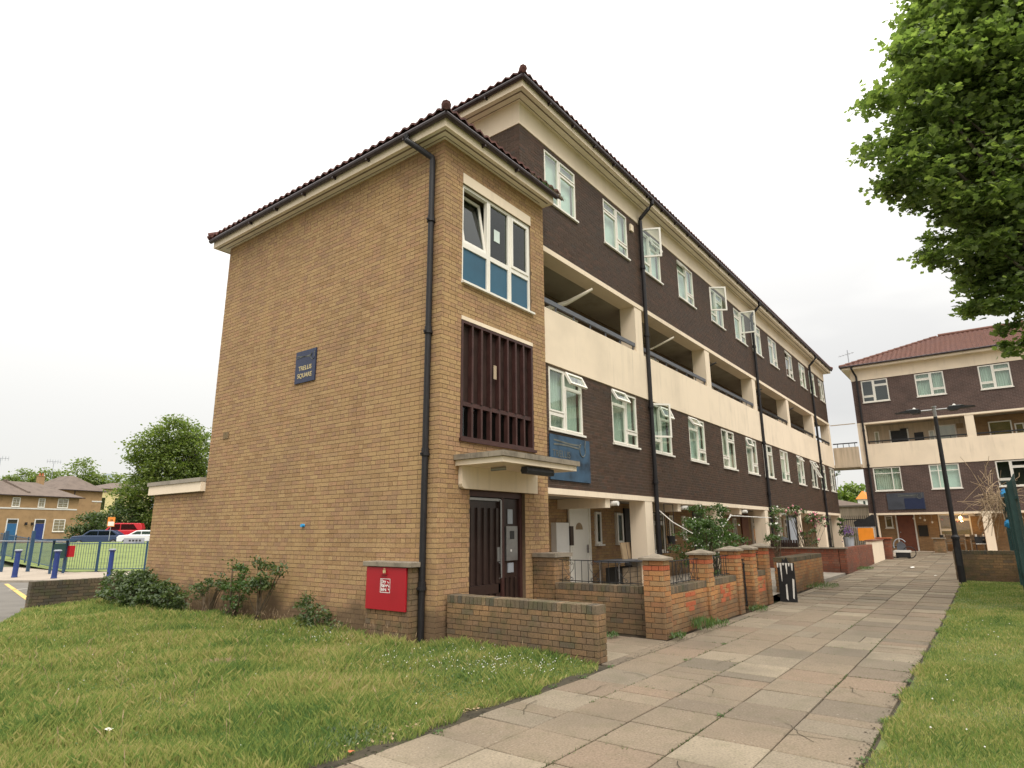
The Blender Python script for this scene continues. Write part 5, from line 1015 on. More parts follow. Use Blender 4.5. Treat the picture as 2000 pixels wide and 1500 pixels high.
# ================================================================== TREES AND SHRUBS
MAPLE = [(0, 0), (.46, .16), (.24, .42), (.46, .68), (0, 1.0), (-.46, .68), (-.24, .42), (-.46, .16)]
OVAL = [(0, 0), (.26, .35), (.2, .75), (0, 1), (-.2, .75), (-.26, .35)]
QUAD = [(0, 0), (.34, .5), (0, 1), (-.34, .5)]
def leaves(name, pts, size, shape, mat, parent=None, up=.5, droop=.3, kind='stuff', label=None):
    pts = np.asarray(pts); n = len(pts); K = len(shape); sh = np.array(shape)
    nrm = rng.normal(0, 1, (n, 3)); nrm[:, 2] = np.abs(nrm[:, 2]) + up; nrm /= np.linalg.norm(nrm, axis=1)[:, None]
    a = rng.normal(0, 1, (n, 3)); a[:, 2] -= droop; a -= nrm * (a * nrm).sum(1)[:, None]; a /= np.linalg.norm(a, axis=1)[:, None]; b = np.cross(nrm, a)
    s = size * rng.uniform(.6, 1.25, n)[:, None, None]
    V = pts[:, None, :] + s * (b[:, None, :] * sh[None, :, 0, None] + a[:, None, :] * sh[None, :, 1, None] + nrm[:, None, :] * (np.abs(sh[None, :, 0, None]) * .25))
    F = np.arange(n)[:, None] * K + np.arange(K)[None]
    o = bpy.data.objects.new(name, arr_mesh(name, V.reshape(-1, 3), F, mat)); put(o, parent); return tag(o, label, None, None, kind)
def crown_pts(blobs, n, csig=.16, ncl=70, inner=.45, flat=.8):
    wts = np.array([b[1] ** 2.3 for b in blobs]); wts /= wts.sum(); P_ = []; cl = []
    for (c, r), w_ in zip(blobs, wts):
        m = max(6, int(ncl * r * r)); d = rng.normal(0, 1, (m, 3)); d /= np.linalg.norm(d, axis=1)[:, None]; q = np.array(c) + d * (r * rng.uniform(inner, 1.0, m) ** .6)[:, None]; cl.append(q)
        k = int(n * w_); i = rng.integers(0, m, k); s = csig * max(.5, min(r, 1.4)); off = rng.normal(0, 1, (k, 3)) * np.array([s, s, s * flat * .6]); P_.append(q[i] + off)
    return np.concatenate(P_), np.concatenate(cl)
def branches(parent, root, cl, n, r0, mat='bark', fork=None):
    mb = MB(); fork = Vector(fork) if fork else Vector(root)
    for i in rng.choice(len(cl), min(n, len(cl)), replace=False):
        e = Vector(cl[i]); m = fork.lerp(e, .5) + Vector((random.uniform(-.3, .3), random.uniform(-.3, .3), random.uniform(0, .4)))
        mb.tube([fork, m, e], [r0, r0 * .5, r0 * .12], 5)
    return mb.build('branches', mat, parent, kind='stuff')
def tree(name, label, root, blobs, n, size, shape, mat, trunk_r, fork_z, group=None, ncl=70, csig=.16, nb=40, up=.5, cat='tree', inner=.45):
    t = thing(name, label, cat, root, group=group); r0 = Vector(root); c0 = Vector(blobs[0][0]); f = Vector((r0.x * .7 + c0.x * .3, r0.y * .7 + c0.y * .3, fork_z))
    MB().tube([r0 - Vector((0, 0, .1)), r0.lerp(f, .5) + Vector((.03, .02, 0)), f], [trunk_r * 1.25, trunk_r, trunk_r * .8], 12).build('trunk', 'bark', t, smooth=True)
    P_, cl = crown_pts(blobs, n, csig, ncl, inner); leaves('crown', P_, size, shape, mat, t, up); branches(t, root, cl, nb, trunk_r * .5, fork=f); return t
RT = [((12.8, -1.05, 11.5), .95), ((12.65, -.5, 9.95), .85), ((12.7, -0.75, 10.57), .98), ((12.62, -0.14, 9.45), .98), ((12.70, 0.16, 8.45), .92), ((12.80, 0.12, 7.7), .6), ((13.1, -1.1, 9.73), 1.25), ((13.45, -0.75, 7.98), 1.2), ((13.3, -1.75, 10.74), 1.15), ((13.72, -1.45, 8.99), 1.4), ((13.59, -0.30, 6.75), .72), ((13.4, -.2, 7.2), .6), ((13.98, -0.93, 6.6), .98), ((14.1, -0.66, 5.75), .58), ((14.0, -.5, 6.2), .5), ((14.48, -0.92, 5.05), .46), ((14.3, -1.3, 6.0), .8), ((14.3, -2.32, 9.26), 1.9), ((14.81, -2.15, 7.13), 1.4), ((13.0, -1.66, 11.94), 1.4), ((15.2, -1.9, 5.6), .9), ((15.5, -3.2, 8.2), 2.0), ((14.4, -3.2, 11.6), 2.0), ((16.2, -1.8, 9.5), 1.8), ((15.3, -1.5, 7.5), 1.3)]
tree('maple_tree', 'large green maple tree overhanging the right edge of the photo', (15.2, -3.0, 0.0), RT, 98000, .115, MAPLE, 'leaf_maple', .24, 4.6, ncl=44, csig=.16, nb=26, up=.9)
LT = [((34.81, 77.22, 13.00), 2.55), ((33.46, 79.70, 11.20), 2.55), ((36.27, 76.00, 11.20), 2.70), ((32.56, 81.36, 10.00), 1.35), ((35.40, 78.09, 8.92), 3.60), ((33.97, 80.91, 6.54), 2.40), ((36.97, 76.97, 6.49), 3.15), ((32.62, 83.25, 5.50), 1.65), ((36.03, 79.38, 3.55), 2.70), ((33.53, 82.92, 3.10), 1.80)]
tree('street_tree', 'tall leafy tree rising behind the low wing at the left of the tower', (36.3, 79.8, .45), LT, 34000, .36, OVAL, 'leaf_far', .4, 4.0, ncl=8, csig=.42, nb=50)
far = [((45.76, 156.5, 12.9), 2.3, 'round distant tree between the two house roofs at the left'), ((49.46, 151.2, 13.9), 3.2, 'broad distant tree above the tall hipped house'), ((51.4, 149.2, 12.9), 2.3, 'distant tree right of the hipped roof'), ((42.5, 160.8, 12.6), 2.2, 'small distant tree left of the brick chimney'), ((40.96, 163.0, 12.2), 1.5, 'smallest distant tree near the left edge of the photo'), ((55.26, 144.2, 11.9), 2.4, 'distant tree behind the pale yellow building')]
for (c, r, lab) in far:
    tree('distant_tree', lab, (c[0], c[1], 1.0), [(c, r), ((c[0] + r * .8, c[1] - r * .5, c[2] - r * .7), r * .9), ((c[0] - r * .9, c[1] + r * .5, c[2] - r * .6), r * .85), ((c[0], c[1], c[2] - r * 1.4), r)], 2600, .55, OVAL, 'leaf_far', .3, c[2] - r * 1.5, 'distant trees behind the houses', 5, .42, 10)
def shrub(name, label, root, blobs, n, size, shape, mat, stems=8, r=.012, ncl=120, csig=.12, cat='shrub', flowers=None, group=None):
    t = thing(name, label, cat, root, group=group); P_, cl = crown_pts(blobs, n, csig, ncl, .3); P_ = P_[P_[:, 2] > .03]; leaves('foliage', P_, size, shape, mat, t, .3)
    mb = MB()
    for i in rng.choice(len(cl), min(stems, len(cl)), replace=False):
        b = Vector(root) + Vector((random.uniform(-.08, .08), random.uniform(-.12, .12), 0)); e = Vector(cl[i]); mb.tube([b, b.lerp(e, .5) + Vector((random.uniform(-.04, .04), random.uniform(-.06, .06), .05)), e], [r, r * .7, r * .3], 5)
    mb.build('stems', 'stem', t, kind='stuff')
    if flowers:
        i = rng.choice(len(P_), flowers[0]); o = dots('flowers', [tuple(P_[k] + rng.normal(0, .03, 3)) for k in i], flowers[1], flowers[2], None, None); put2(o, t)
    return t
def put2(o, parent): o.parent = parent; o.matrix_parent_inverse = W[parent].inverted()
wallx = 6.80
shrub('shrub', 'wide dark green shrub in front of the low brick wall at the left', (6.55, 15.6, 0), [((6.5, 15.3, .36), .42), ((6.5, 16.1, .36), .44), ((6.60, 14.6, .30), .36), ((6.7, 16.9, .38), .38), ((6.65, 13.9, .22), .22), ((6.5, 15.8, .55), .28), ((7.3, 17.1, .45), .3), ((6.6, 14.2, .28), .32), ((6.55, 14.9, .34), .36), ((6.6, 15.7, .45), .36)], 9500, .075, OVAL, 'leaf_shrub', 34, .012, 130)
shrub('rose_bush', 'thin open shrub with bare crossing stems against the tower wall', (6.72, 12.75, 0), [((6.7, 12.9, .55), .22), ((6.7, 12.4, .60), .22), ((6.68, 13.3, .40), .2), ((6.7, 12.1, .72), .15)], 900, .055, OVAL, 'leaf_shrub', 14, .011)
shrub('rose_bush', 'bushy green climbing shrub just left of the tallest shrub', (6.70, 11.75, 0), [((6.7, 11.8, .55), .22), ((6.7, 11.5, .80), .22), ((6.7, 11.75, .28), .20), ((6.68, 11.2, .70), .18), ((6.7, 11.9, 1.0), .10)], 1300, .055, OVAL, 'leaf_bush', 12, .012)
shrub('rose_bush', 'tallest upright shrub with broad leaves against the tower wall', (6.70, 10.95, 0), [((6.7, 10.95, .62), .20), ((6.68, 10.75, .85), .18), ((6.7, 11.0, 1.0), .11), ((6.7, 10.98, 1.13), .07), ((6.68, 10.35, .92), .12), ((6.68, 10.25, 1.05), .07), ((6.7, 10.6, .65), .12)], 900, .065, OVAL, 'leaf_shrub', 12, .012)
shrub('shrub', 'small dense dark shrub at the wall foot left of the red cabinet door', (6.72, 9.35, 0), [((6.72, 9.45, .35), .17), ((6.7, 9.25, .25), .18), ((6.72, 9.0, .20), .15), ((6.74, 9.5, .55), .08), ((6.74, 8.7, .1), .1)], 900, .055, OVAL, 'leaf_shrub', 9, .009)
shrub('garden_bush', 'rounded bush with white flowers growing above the garden railings', (14.9, 5.4, .15), [((14.9, 5.5, 1.25), .75), ((15.6, 5.5, 1.65), .50), ((14.4, 5.4, 1.5), .45), ((15.3, 5.5, 2.0), .38), ((14.6, 5.5, 1.9), .30), ((15.9, 5.4, 1.2), .5)], 8500, .06, OVAL, 'leaf_bush', 40, .014, 70, flowers=(150, .022, 'petal'))
shrub('climbing_rose', 'climbing rose with pink flowers trained along the ground floor columns', (26.2, 5.8, .3), [((26.0, 5.8, 2.2), .35), ((27.2, 5.7, 1.9), .35), ((25.0, 5.8, 2.25), .22), ((28.2, 5.6, 1.9), .25), ((26.5, 5.8, 1.4), .3), ((24.2, 5.9, 2.1), .2), ((27.0, 5.8, 1.0), .25)], 1500, .075, OVAL, 'leaf_shrub', 26, .014, 50, flowers=(26, .06, 'pink'))
shrub('climbing_rose', 'leafy rose with white flowers behind the wooden planter', (22.5, 5.9, .3), [((22.3, 5.9, 1.5), .32), ((23.1, 5.9, 2.1), .28), ((22.6, 5.9, 2.2), .2), ((21.8, 5.8, 1.2), .25)], 800, .075, OVAL, 'leaf_bush', 16, .013, 50, flowers=(16, .05, 'petal'))
shrub('potted_shrub', 'thin dark leaved shrub in front of the grey flat door', (19.3, 6.6, .15), [((19.3, 6.6, 1.35), .3), ((19.0, 6.6, 1.0), .25), ((19.6, 6.6, 1.7), .15)], 500, .07, OVAL, 'leaf_shrub', 14, .012, 60)
shrub('hanging_plant', 'trailing plant hanging on the last column before the footbridge', (38.5, 6.7, 2.0), [((38.5, 6.6, 1.9), .3), ((38.8, 6.6, 1.4), .28)], 500, .09, OVAL, 'leaf_bush', 8, .01, 60)
shrub('balcony_ivy', 'little plant growing from the corner of the end wall', (40.2, 6.9, 4.5), [((40.2, 6.85, 4.7), .16), ((40.2, 6.85, 3.4), .12)], 120, .08, OVAL, 'leaf_bush', 4, .008, 60)

o_ = leaves('clover', CLOVER_PTS, .022, OVAL, 'leaf_bush', None, 1.2, 0, label='patches of clover leaves in the left lawn'); o_['category'] = 'clover'
# ================================================================== STREET LAMP
lp = thing('street_lamp', 'black lamp post with two flat lamp heads beside the right grass', 'street lamp', (22.2, .95, hgt(22.2, 0)))
zb = hgt(22.2, 0)
MB().lathe([(.092, -.05), (.09, .0), (.088, 1.15), (.085, 1.18)], (22.2, .95, zb), 16).build('base', 'pipe', lp, smooth=False)
MB().lathe([(.105, 1.18), (.105, 1.24), (.065, 1.30), (.058, 3.2), (.050, 4.72)], (22.2, .95, zb), 16).build('pole', 'pipe', lp)
MB().lathe([(.05, 4.72), (.05, 5.0), (.07, 5.0), (.07, 5.04)], (22.2, .95, zb), 14).build('collar', 'steel', lp)
bx('access_door', 'black_metal', lp, 22.09, 22.10, .90, 1.0, zb + .45, zb + .95)
for s in (-1, 1):
    MB().tube([(22.2, .95, zb + 4.93), (22.2, .95 + s * .42, zb + 4.93)], .025, 8).build('arm', 'steel', lp)
    h = MB().prism([(.33, .02), (.40, .05), (.62, .055), (1.0, .0), (1.0, -.012), (.62, -.03), (.55, -.07), (.38, -.07), (.33, -.02)], (22.08, .95, zb + 4.93), (0, s, 0), (0, 0, 1), (1, 0, 0), .24).build('lamp_head', 'black_metal', lp)
    MB().prism([(.36, .052), (.40, .062), (.60, .066), (.74, .052)], (22.075, .95, zb + 4.93), (0, s, 0), (0, 0, 1), (1, 0, 0), .25).build('cover', 'grey_plastic', h)
    MB().lathe([(.035, .06), (.045, .09), (.02, .125)], (22.2, .95 + s * .5, zb + 4.93), 10).build('sensor', 'petal', h)

# ================================================================== GREEN PALISADE FENCE, RIGHT EDGE
gf = thing('palisade_fence', 'dark green palisade fence at the right edge of the photo', 'fence', (24.5, -.42, .1))
for k in range(92):
    x = 16.0 + k * .155; z0 = hgt(x, 0); inst('pale', (_wm.setdefault('pale', MB().prism([(-.035, 0), (.035, 0), (.035, 2.50), (0, 2.62), (-.035, 2.50)], (0, 0, 0), (1, 0, 0), (0, 0, 1), (0, 1, 0), .012).mesh('pale', 'fence_green'))), gf, Matrix.Translation((x, -.45, z0)))
for z in (.5, 2.05): bx('rail', 'fence_green', gf, 16.0, 30.2, -.437, -.40, z + .1, z + .15)
for x in (16.1, 18.8, 21.5, 24.2, 26.9, 29.6): bx('post', 'fence_green', gf, x - .05, x + .05, -.399, -.31, 0, 2.5)
tw = thing('dry_climber', 'tangle of dry brown twigs hanging over the top of the green fence', 'plant', (24.6, -.35, 2.2)); mb = MB()
for _ in range(150):
    c = Vector((24.6 + random.gauss(0, .55), -.15 + random.gauss(0, .16), 2.45 + random.gauss(0, .26))); pts = [c]; d = Vector((random.gauss(0, 1), random.gauss(0, .6), random.gauss(0, 1))).normalized() * .16
    for _k in range(4): d = (d + Vector((random.gauss(0, .05), random.gauss(0, .04), random.gauss(-.02, .05)))); pts.append(pts[-1] + d)
    mb.tube(pts, .007, 4, False)
mb.build('twigs', 'cardboard', tw, kind='stuff')
for (c, s, lab) in (((24.0, -.40, 2.62), .16, 'pale blue bag caught on top of the green fence'), ((22.8, -.50, 2.42), .17, 'bright blue bag tied to the fence at the photo edge'), ((23.8, -.32, 1.72), .12, 'blue strip of plastic knotted on the fence rail')):
    b_ = thing('plastic_bag', lab, 'bag', c); mb = MB(); 
    mb.lathe([(.02, -s * 1.1), (s * .7, -s * .8), (s * .85, -s * .1), (s * .55, s * .5), (.03, s * .7)], c, 9); mb.v = [(x + random.gauss(0, .015), y * 1 + random.gauss(0, .012), z + random.gauss(0, .02)) for x, y, z in mb.v]
    mb.build('bag', 'blue_bag', b_)

# ================================================================== LEFT SIDE: BOLLARDS, FENCE, NOTICES
bpos = [((8.2, 30.04), 'leftmost blue bollard on the pavement'), ((8.85, 28.0), 'middle blue bollard, in front of the notice boxes'), ((10.46, 27.38), 'right hand blue bollard, nearest the tower')]
bm = {}
for (x, y), lab in bpos:
    t = thing('bollard', lab, 'bollard', (x, y, 0), group='blue bollards on the pavement')
    if not bm: bm['s'] = MB().lathe([(.105, 0), (.105, .05), (.095, .06), (.088, .90), (.12, .96), (.13, .98)], (0, 0, 0), 8).mesh('shaft', 'bollard'); bm['c'] = MB().lathe([(.135, .981), (.135, 1.01), (.10, 1.03)], (0, 0, 0), 8).mesh('cap', 'grey_plastic')
    inst('shaft', bm['s'], t, Matrix.Translation((x, y, 0))); inst('cap', bm['c'], t, Matrix.Translation((x, y, 0)))
def railing(name, label, pts, h, step, mat, pw=.03, postevery=2.0, group=None, barr=.009):
    t = thing(name, label, 'fence', (*pts[0], hgt(*pts[0]))); bars = MB(); nb = 0; barm = MB().tube([(0, 0, .1), (0, 0, h + .03)], barr, 5).mesh('bar', mat)
    pm = MB().box(-pw, pw, -pw, pw, 0, h + .08).mesh('post', mat)
    for a, b in zip(pts[:-1], pts[1:]):
        d = Vector((b[0] - a[0], b[1] - a[1])); Ln = d.length; d.normalize()
        for z in (.12, h - .02):
            MB().tube([(a[0], a[1], hgt(*a) + z), (b[0], b[1], hgt(*b) + z)], .018, 6).build('rail', mat, t)
        k = 0
        while k < Ln:
            x, y = a[0] + d.x * k, a[1] + d.y * k; inst('bar', barm, t, Matrix.Translation((x, y, hgt(x, y)))); k += step
        k = 0
        while k < Ln: x, y = a[0] + d.x * k, a[1] + d.y * k; inst('post', pm, t, Matrix.Translation((x, y, hgt(x, y)))); k += postevery
    return t
railing('estate_fence', 'blue green railings round the lawn at the left', [(16.0, 29.2), (12.7, 29.7), (11.35, 31.15), (10.61, 32.47)], 1.2, .12, 'fence_blue', postevery=1.95)
railing('estate_fence', 'blue railings running away to the left edge of the photo', [(10.61, 32.47), (10.95, 36.9), (11.3, 45.0)], 1.2, .14, 'fence_blue', postevery=2.4)
np_ = thing('notice_post', 'green and red notice boxes on the blue fence, under a dark sloping lid', 'notice', (10.0, 31.2, 0))
def vbox(name, mat, px_c, y, w_, z0, z1, dep=.25, par=np_): return bx(name, mat, par, px_c - w_ / 2, px_c + w_ / 2, y, y + dep, z0, z1)
vbox('green_box', 'fence_green', 9.92, 31.2, .42, .62, 1.20); vbox('red_box', 'red_door', 10.32, 31.05, .20, .66, 1.12); vbox('lid', 'fence_blue', 9.98, 31.1, 1.2, 1.33, 1.40, .5); vbox('post', 'fence_blue', 9.72, 31.3, .08, 0, 1.33, .08); vbox('post', 'fence_blue', 10.2, 31.3, .08, 0, 1.33, .08)
tp2 = thing('gate_posts', 'pair of tall blue gate posts behind the left bollard', 'post', (9.0, 34.5, 0))
for x, y in ((9.0, 34.9), (9.75, 34.1)): bx('post', 'fence_blue', tp2, x - .06, x + .06, y - .06, y + .06, 0, 1.75)
MB().tube([(7.4, 36, 1.35), (9.9, 34.0, 1.30), (10.3, 31.6, 1.30)], .02, 6).build('rail', 'grey_plastic', tp2)
ss = thing('street_sign', 'white street name sign above the railings, in front of the cars', 'sign', (12.2, 30.0, 1.1), R(-66)); SM = Matrix.Translation((11.98, 30.35, 1.19)) @ Matrix.Rotation(R(-35), 4, 'Z')
inst('plate', MB().box(0, .80, 0, .02, 0, .22).mesh('plate', 'grey_plastic'), ss, SM); 
mb = MB(); 
for k in range(4): mb.box(.2 + .13 * k, .28 + .13 * k, -.004, -.001, .07, .15)
inst('lettering', mb.mesh('lettering', 'letter_black'), ss, SM)
os_ = thing('orange_sign', 'orange warning sign on a post by the parked cars', 'sign', (20.1, 53.7, .8)); SM = Matrix.Translation((19.9, 53.7, 2.12)) @ Matrix.Rotation(R(-25), 4, 'Z') @ Matrix.Scale(.68, 4)
inst('board', MB().box(0, .7, 0, .04, 0, 1.05).mesh('board', 'orange_board'), os_, SM); inst('panel', MB().box(.06, .64, -.02, -.002, .08, .55).mesh('panel', 'letter_white'), os_, SM); inst('symbol', MB().box(.28, .34, -.03, -.021, .6, .8).box(.40, .46, -.03, -.021, .6, .8).mesh('symbol', 'letter_black'), os_, SM); inst('post', MB().box(.32, .38, .05, .1, -1.5, .2).mesh('post', 'grey_plastic'), os_, SM)
# cars
def car(label, loc, rz, mat, Lc=4.3, Hc=1.48, van=False):
    t = thing('parked_car', label, 'car', loc, rz, group='cars parked beyond the left lawn'); B = Matrix.Translation(loc) @ Matrix.Rotation(rz, 4, 'Z'); hl = Lc / 2
    prof = [(-hl, .35), (-hl, .75), (-hl + .12, .95), (-hl + .95, 1.02), (hl - .25, 1.0), (hl - .02, .8), (hl, .35)]
    body = MB().prism(prof, (0, -.86, 0), (1, 0, 0), (0, 0, 1), (0, 1, 0), 1.72); o = inst('body', body.mesh('body', mat), t, B); m = o.modifiers.new('bevel', 'BEVEL'); m.width = .08; m.segments = 3
    cabp = [(-hl + .9, 1.0), (-hl + 1.55, Hc - .04), (-hl + 2.0, Hc), (hl - 1.0 if not van else hl - .4, Hc - .02), (hl - .45 if not van else hl - .2, 1.18), (hl - .25, 1.0)]
    o2 = inst('cabin', MB().prism(cabp, (0, -.74, 0), (1, 0, 0), (0, 0, 1), (0, 1, 0), 1.48).mesh('cabin', mat), t, B); m = o2.modifiers.new('bevel', 'BEVEL'); m.width = .06; m.segments = 3
    for s in (-1, 1):
        gp_ = [(-hl + 1.15, 1.04), (-hl + 1.62, Hc - .12), (hl - 1.08, Hc - .12), (hl - .65, 1.06)]
        inst('side_window', MB().prism(gp_, (0, s * .752, 0), (1, 0, 0), (0, 0, 1), (0, 1, 0), .006 * s).mesh('side_window', 'glass_dark'), t, B)
        inst('door_pillar', MB().box(.0, .07, s * .755 - .004, s * .755 + .012, 1.03, Hc - .1).mesh('door_pillar', mat), t, B)
        for x in (-hl + .8, hl - .8):
            w2 = inst('wheel', MB().tube([(x, s * .70, .32), (x, s * .88, .32)], .32, 18).mesh('wheel', 'tyre'), t, B); inst('rim', MB().tube([(x, s * .885, .32), (x, s * .892, .32)], .2, 14).mesh('rim', 'steel'), w2, B)
        inst('headlight', MB().box(-hl - .01, -hl + .2, s * .6 - .15, s * .6 + .15, .68, .82).mesh('headlight', 'petal'), t, B); inst('tail_light', MB().box(hl - .12, hl + .01, s * .65 - .12, s * .65 + .12, .7, .88).mesh('tail_light', 'red_door'), t, B)
    return t
def cz(x, y): return hgt(x, y) + .0
car('dark blue hatchback parked beyond the lawn, nearest the houses', (26.0, 71.5, .42), R(-38), 'car_blue', 4.6, 1.55)
car('red car parked behind the blue hatchback and the white car', (29.2, 74.8, .95), R(-35), 'car_red', 4.6, 1.75, True)
car('white car parked next to the tower wall at the left', (28.2, 67.4, .47), R(-30), 'car_white', 4.0, 1.45)

# ================================================================== HOUSES AT THE LEFT
def house(name, label, A, B_, depth, zb, ze, ridge_h, mat, roofmat, hip=True):
    A, B_ = Vector(A), Vector(B_); d = (B_ - A); Ln = d.length; ang = math.atan2(d.y, d.x); t = thing(name, label, 'house', (*A, zb), ang); M_ = Matrix.Translation((*A, 0)) @ Matrix.Rotation(ang, 4, 'Z')
    inst('wall', MB().box(0, Ln, 0, depth, zb - 1, ze).mesh('wall', mat), t, M_); o = .45; h = (depth + 2 * o) / 2; rise = ridge_h
    V = [(-o, -o, ze), (Ln + o, -o, ze), (Ln + o, depth + o, ze), (-o, depth + o, ze), (h - o, depth / 2, ze + rise), (Ln + o - h, depth / 2, ze + rise)]
    if Ln < depth: V[4] = (Ln / 2, Ln / 2, ze + rise); V[5] = (Ln / 2, depth - Ln / 2, ze + rise); F = [(0, 1, 4), (1, 2, 5, 4), (2, 3, 5), (3, 0, 4, 5), (3, 2, 1, 0)]
    else: F = [(0, 1, 5, 4), (1, 2, 5), (2, 3, 4, 5), (3, 0, 4), (3, 2, 1, 0)]
    r = inst('roof', MB().add(V, F).mesh('roof', roofmat), t, M_); inst('gutter', MB().box(-o - .06, Ln + o + .06, -o - .08, -o + .02, ze - .09, ze + .02).box(Ln + o - .02, Ln + o + .08, -o, depth + o, ze - .09, ze + .02).mesh('gutter', 'gutter'), r, M_)
    return t, M_
def hchim(t, M_, u, v, z, h=1.1):
    c = inst('chimney', MB().box(u, u + .8, v, v + .6, z - 1.5, z + h - .3).box(u - .05, u + .85, v - .05, v + .65, z + h - .3, z + h - .2).mesh('chimney', 'house_brick'), t, M_)
    inst('chimney_pot', MB().lathe([(.13, 0), (.10, .4)], (u + .2, v + .3, z + h - .2), 8).lathe([(.13, 0), (.10, .4)], (u + .6, v + .3, z + h - .2), 8).mesh('chimney_pot', 'terracotta'), c, M_)
def aerial(x, y, z, h, label):
    t = thing('roof_aerial', label, 'aerial', (x, y, z)); MB().tube([(x, y, z), (x, y, z + h)], .04, 5).build('mast', 'grey_plastic', t); mb = MB().tube([(x - .9, y, z + h), (x + .9, y, z + h)], .03, 4)
    for k in range(6): mb.tube([(x - .8 + k * .32, y, z + h - .3), (x - .8 + k * .32, y, z + h + .3)], .02, 4)
    mb.build('antenna', 'grey_plastic', t)
hA, MA = house('brick_house', 'yellow brick terrace house with blue doors and white sash windows', (18.0, 97.6), (33.6, 101.33), 7.5, .7, 6.5, 2.0, 'house_brick', 'slate')
o0 = 24.12 - 18.0; off = Vector((24.12 - 18.0, 99.07 - 97.6)).length
inst('string_course', MB().box(-.02, 15.9, -.06, -.001, 4.78, 4.95).mesh('string_course', 'white_paint'), hA, MA)
for (u0, u1, z0, z1) in ((1.48, 2.41, 5.04, 6.23), (4.56, 5.40, 5.04, 6.23), (6.98, 8.37, 5.04, 6.30), (6.82, 8.35, 1.9, 3.55), (-3.0, -1.6, 5.04, 6.23)):
    window(hA, MA @ Matrix.Translation((u0 + off, -.06, z0)), u1 - u0, z1 - z0, 'S', {}, 'curtain', True, 'white', 'glass', True, fw=.10)
for (u0, col) in ((1.35, 'door_blue'), (4.6, 'bollard'), (-2.0, 'door_blue')):
    d = inst('front_door', MB().box(u0 + off, u0 + off + 1.1, -.05, -.001, .7, 2.95).mesh('front_door', col), hA, MA); inst('fanlight', MB().box(u0 + off, u0 + off + 1.1, -.05, -.001, 3.02, 3.45).mesh('fanlight', 'glass_dark'), d, MA)
    inst('door_frame', MB().box(u0 + off - .12, u0 + off - .002, -.07, -.001, .7, 3.55).box(u0 + off + 1.102, u0 + off + 1.22, -.07, -.001, .7, 3.55).box(u0 + off, u0 + off + 1.1, -.07, -.052, 3.452, 3.55).mesh('door_frame', 'white_paint'), d, MA)
for u in (3.35, 4.1): inst('wall_lamp', MB().box(u + off, u + off + .18, -.3, -.01, 2.75, 3.1).mesh('wall_lamp', 'black_metal'), hA, MA)
hchim(hA, MA, off - .6, 3.4, 8.4)
inst('parapet', MB().hexa([(2.0 + off, 3.2, 8.2), (2.3 + off, 3.2, 8.2), (2.0 + off, 3.9, 8.2), (2.3 + off, 3.9, 8.2), (2.0 + off, 3.2, 8.65), (2.3 + off, 3.2, 8.65), (2.0 + off, 3.9, 8.65), (2.3 + off, 3.9, 8.65)]).add([(2.05 + off, 3.3, 8.5), (2.35 + off, 3.3, 8.5), (3.6 + off, .3, 7.05), (3.3 + off, .3, 7.05), (2.05 + off, 3.3, 8.1), (2.35 + off, 3.3, 8.1), (3.6 + off, .3, 6.65), (3.3 + off, .3, 6.65)], [(0, 1, 2, 3), (1, 5, 6, 2), (3, 2, 6, 7), (0, 3, 7, 4)]).mesh('parapet', 'slate'), hA, MA)
hB, MB_ = house('brick_house', 'taller brick house with hipped slate roof behind the terrace', (33.0, 106.1), (38.6, 107.45), 9.0, .7, 7.85, 2.3, 'house_brick', 'slate')
inst('string_course', MB().box(4.3, 5.8, -.06, -.001, 6.25, 6.42).mesh('string_course', 'white_paint'), hB, MB_); hchim(hB, MB_, -1.2, 4.0, 8.9, 1.2); inst('rain_pipe', MB().box(1.6, 1.7, -.1, -.02, 6.6, 7.8).mesh('rain_pipe', 'gutter'), hB, MB_)
aerial(31.6, 107, 9.2, 2.6, 'television aerial over the brick chimney of the taller house'); aerial(24.0, 101, 8.0, 3.2, 'television aerial near the left edge of the photo')
gw = thing('garden_wall', 'brick garden wall running from the houses to the parked cars', 'wall', (34, 103, .7)); bx('brickwork_face', 'house_brick', gw, 33.3, 39.3, 103.0, 103.3, 0, 2.55); bx('coping', 'stone', gw, 33.25, 39.35, 102.95, 103.35, 2.552, 2.66); bx('gate', 'door_brown', gw, 33.35, 34.2, 102.9, 102.99, .7, 2.5)
hC, MC = house('pale_building', 'pale yellow building half hidden behind the street tree', (43.6, 129.5), (54.0, 127.0), 9, .7, 9.6, 1.4, 'lemon', 'slate')
for k in range(3):
    for z in (2.5, 5.8): inst('window', MB().box(1.8 + k * 3, 3.3 + k * 3, -.05, -.001, z, z + 2.2).mesh('window', 'glass_dark'), hC, MC)
inst('stair_strip', MB().box(1.0, 1.5, -.1, -.001, 0, 9.5).mesh('stair_strip', 'grey_rail'), hC, MC)
tt = thing('tower_block', 'faint blue grey tower block far away beyond the roofs', 'building', (164, 451, 0)); bx('facade', 'hill_far', tt, 161.5, 166, 449, 455, 0, 38.5); bx('roof', 'grey_plastic', tt, 162.3, 165.2, 450, 454, 38.501, 39.2)
for k in range(9): bx('window_band', 'car_blue' if 0 else 'grey_plastic', tt, 161.6, 165.9, 448.9, 448.99, 4 + k * 4, 5.2 + k * 4)
hg = thing('hedge_fence', 'green mesh fence behind the parked cars', 'fence', (36, 78, .5)); bx('mesh', 'fence_green', hg, 31.0, 42.0, 79.9, 79.95, .5, 2.5)
for k in range(5): bx('post', 'cardboard' if k % 2 else 'fence_green', hg, 31.0 + 2.4 * k, 31.2 + 2.4 * k, 79.7, 79.88, .5, 2.75)
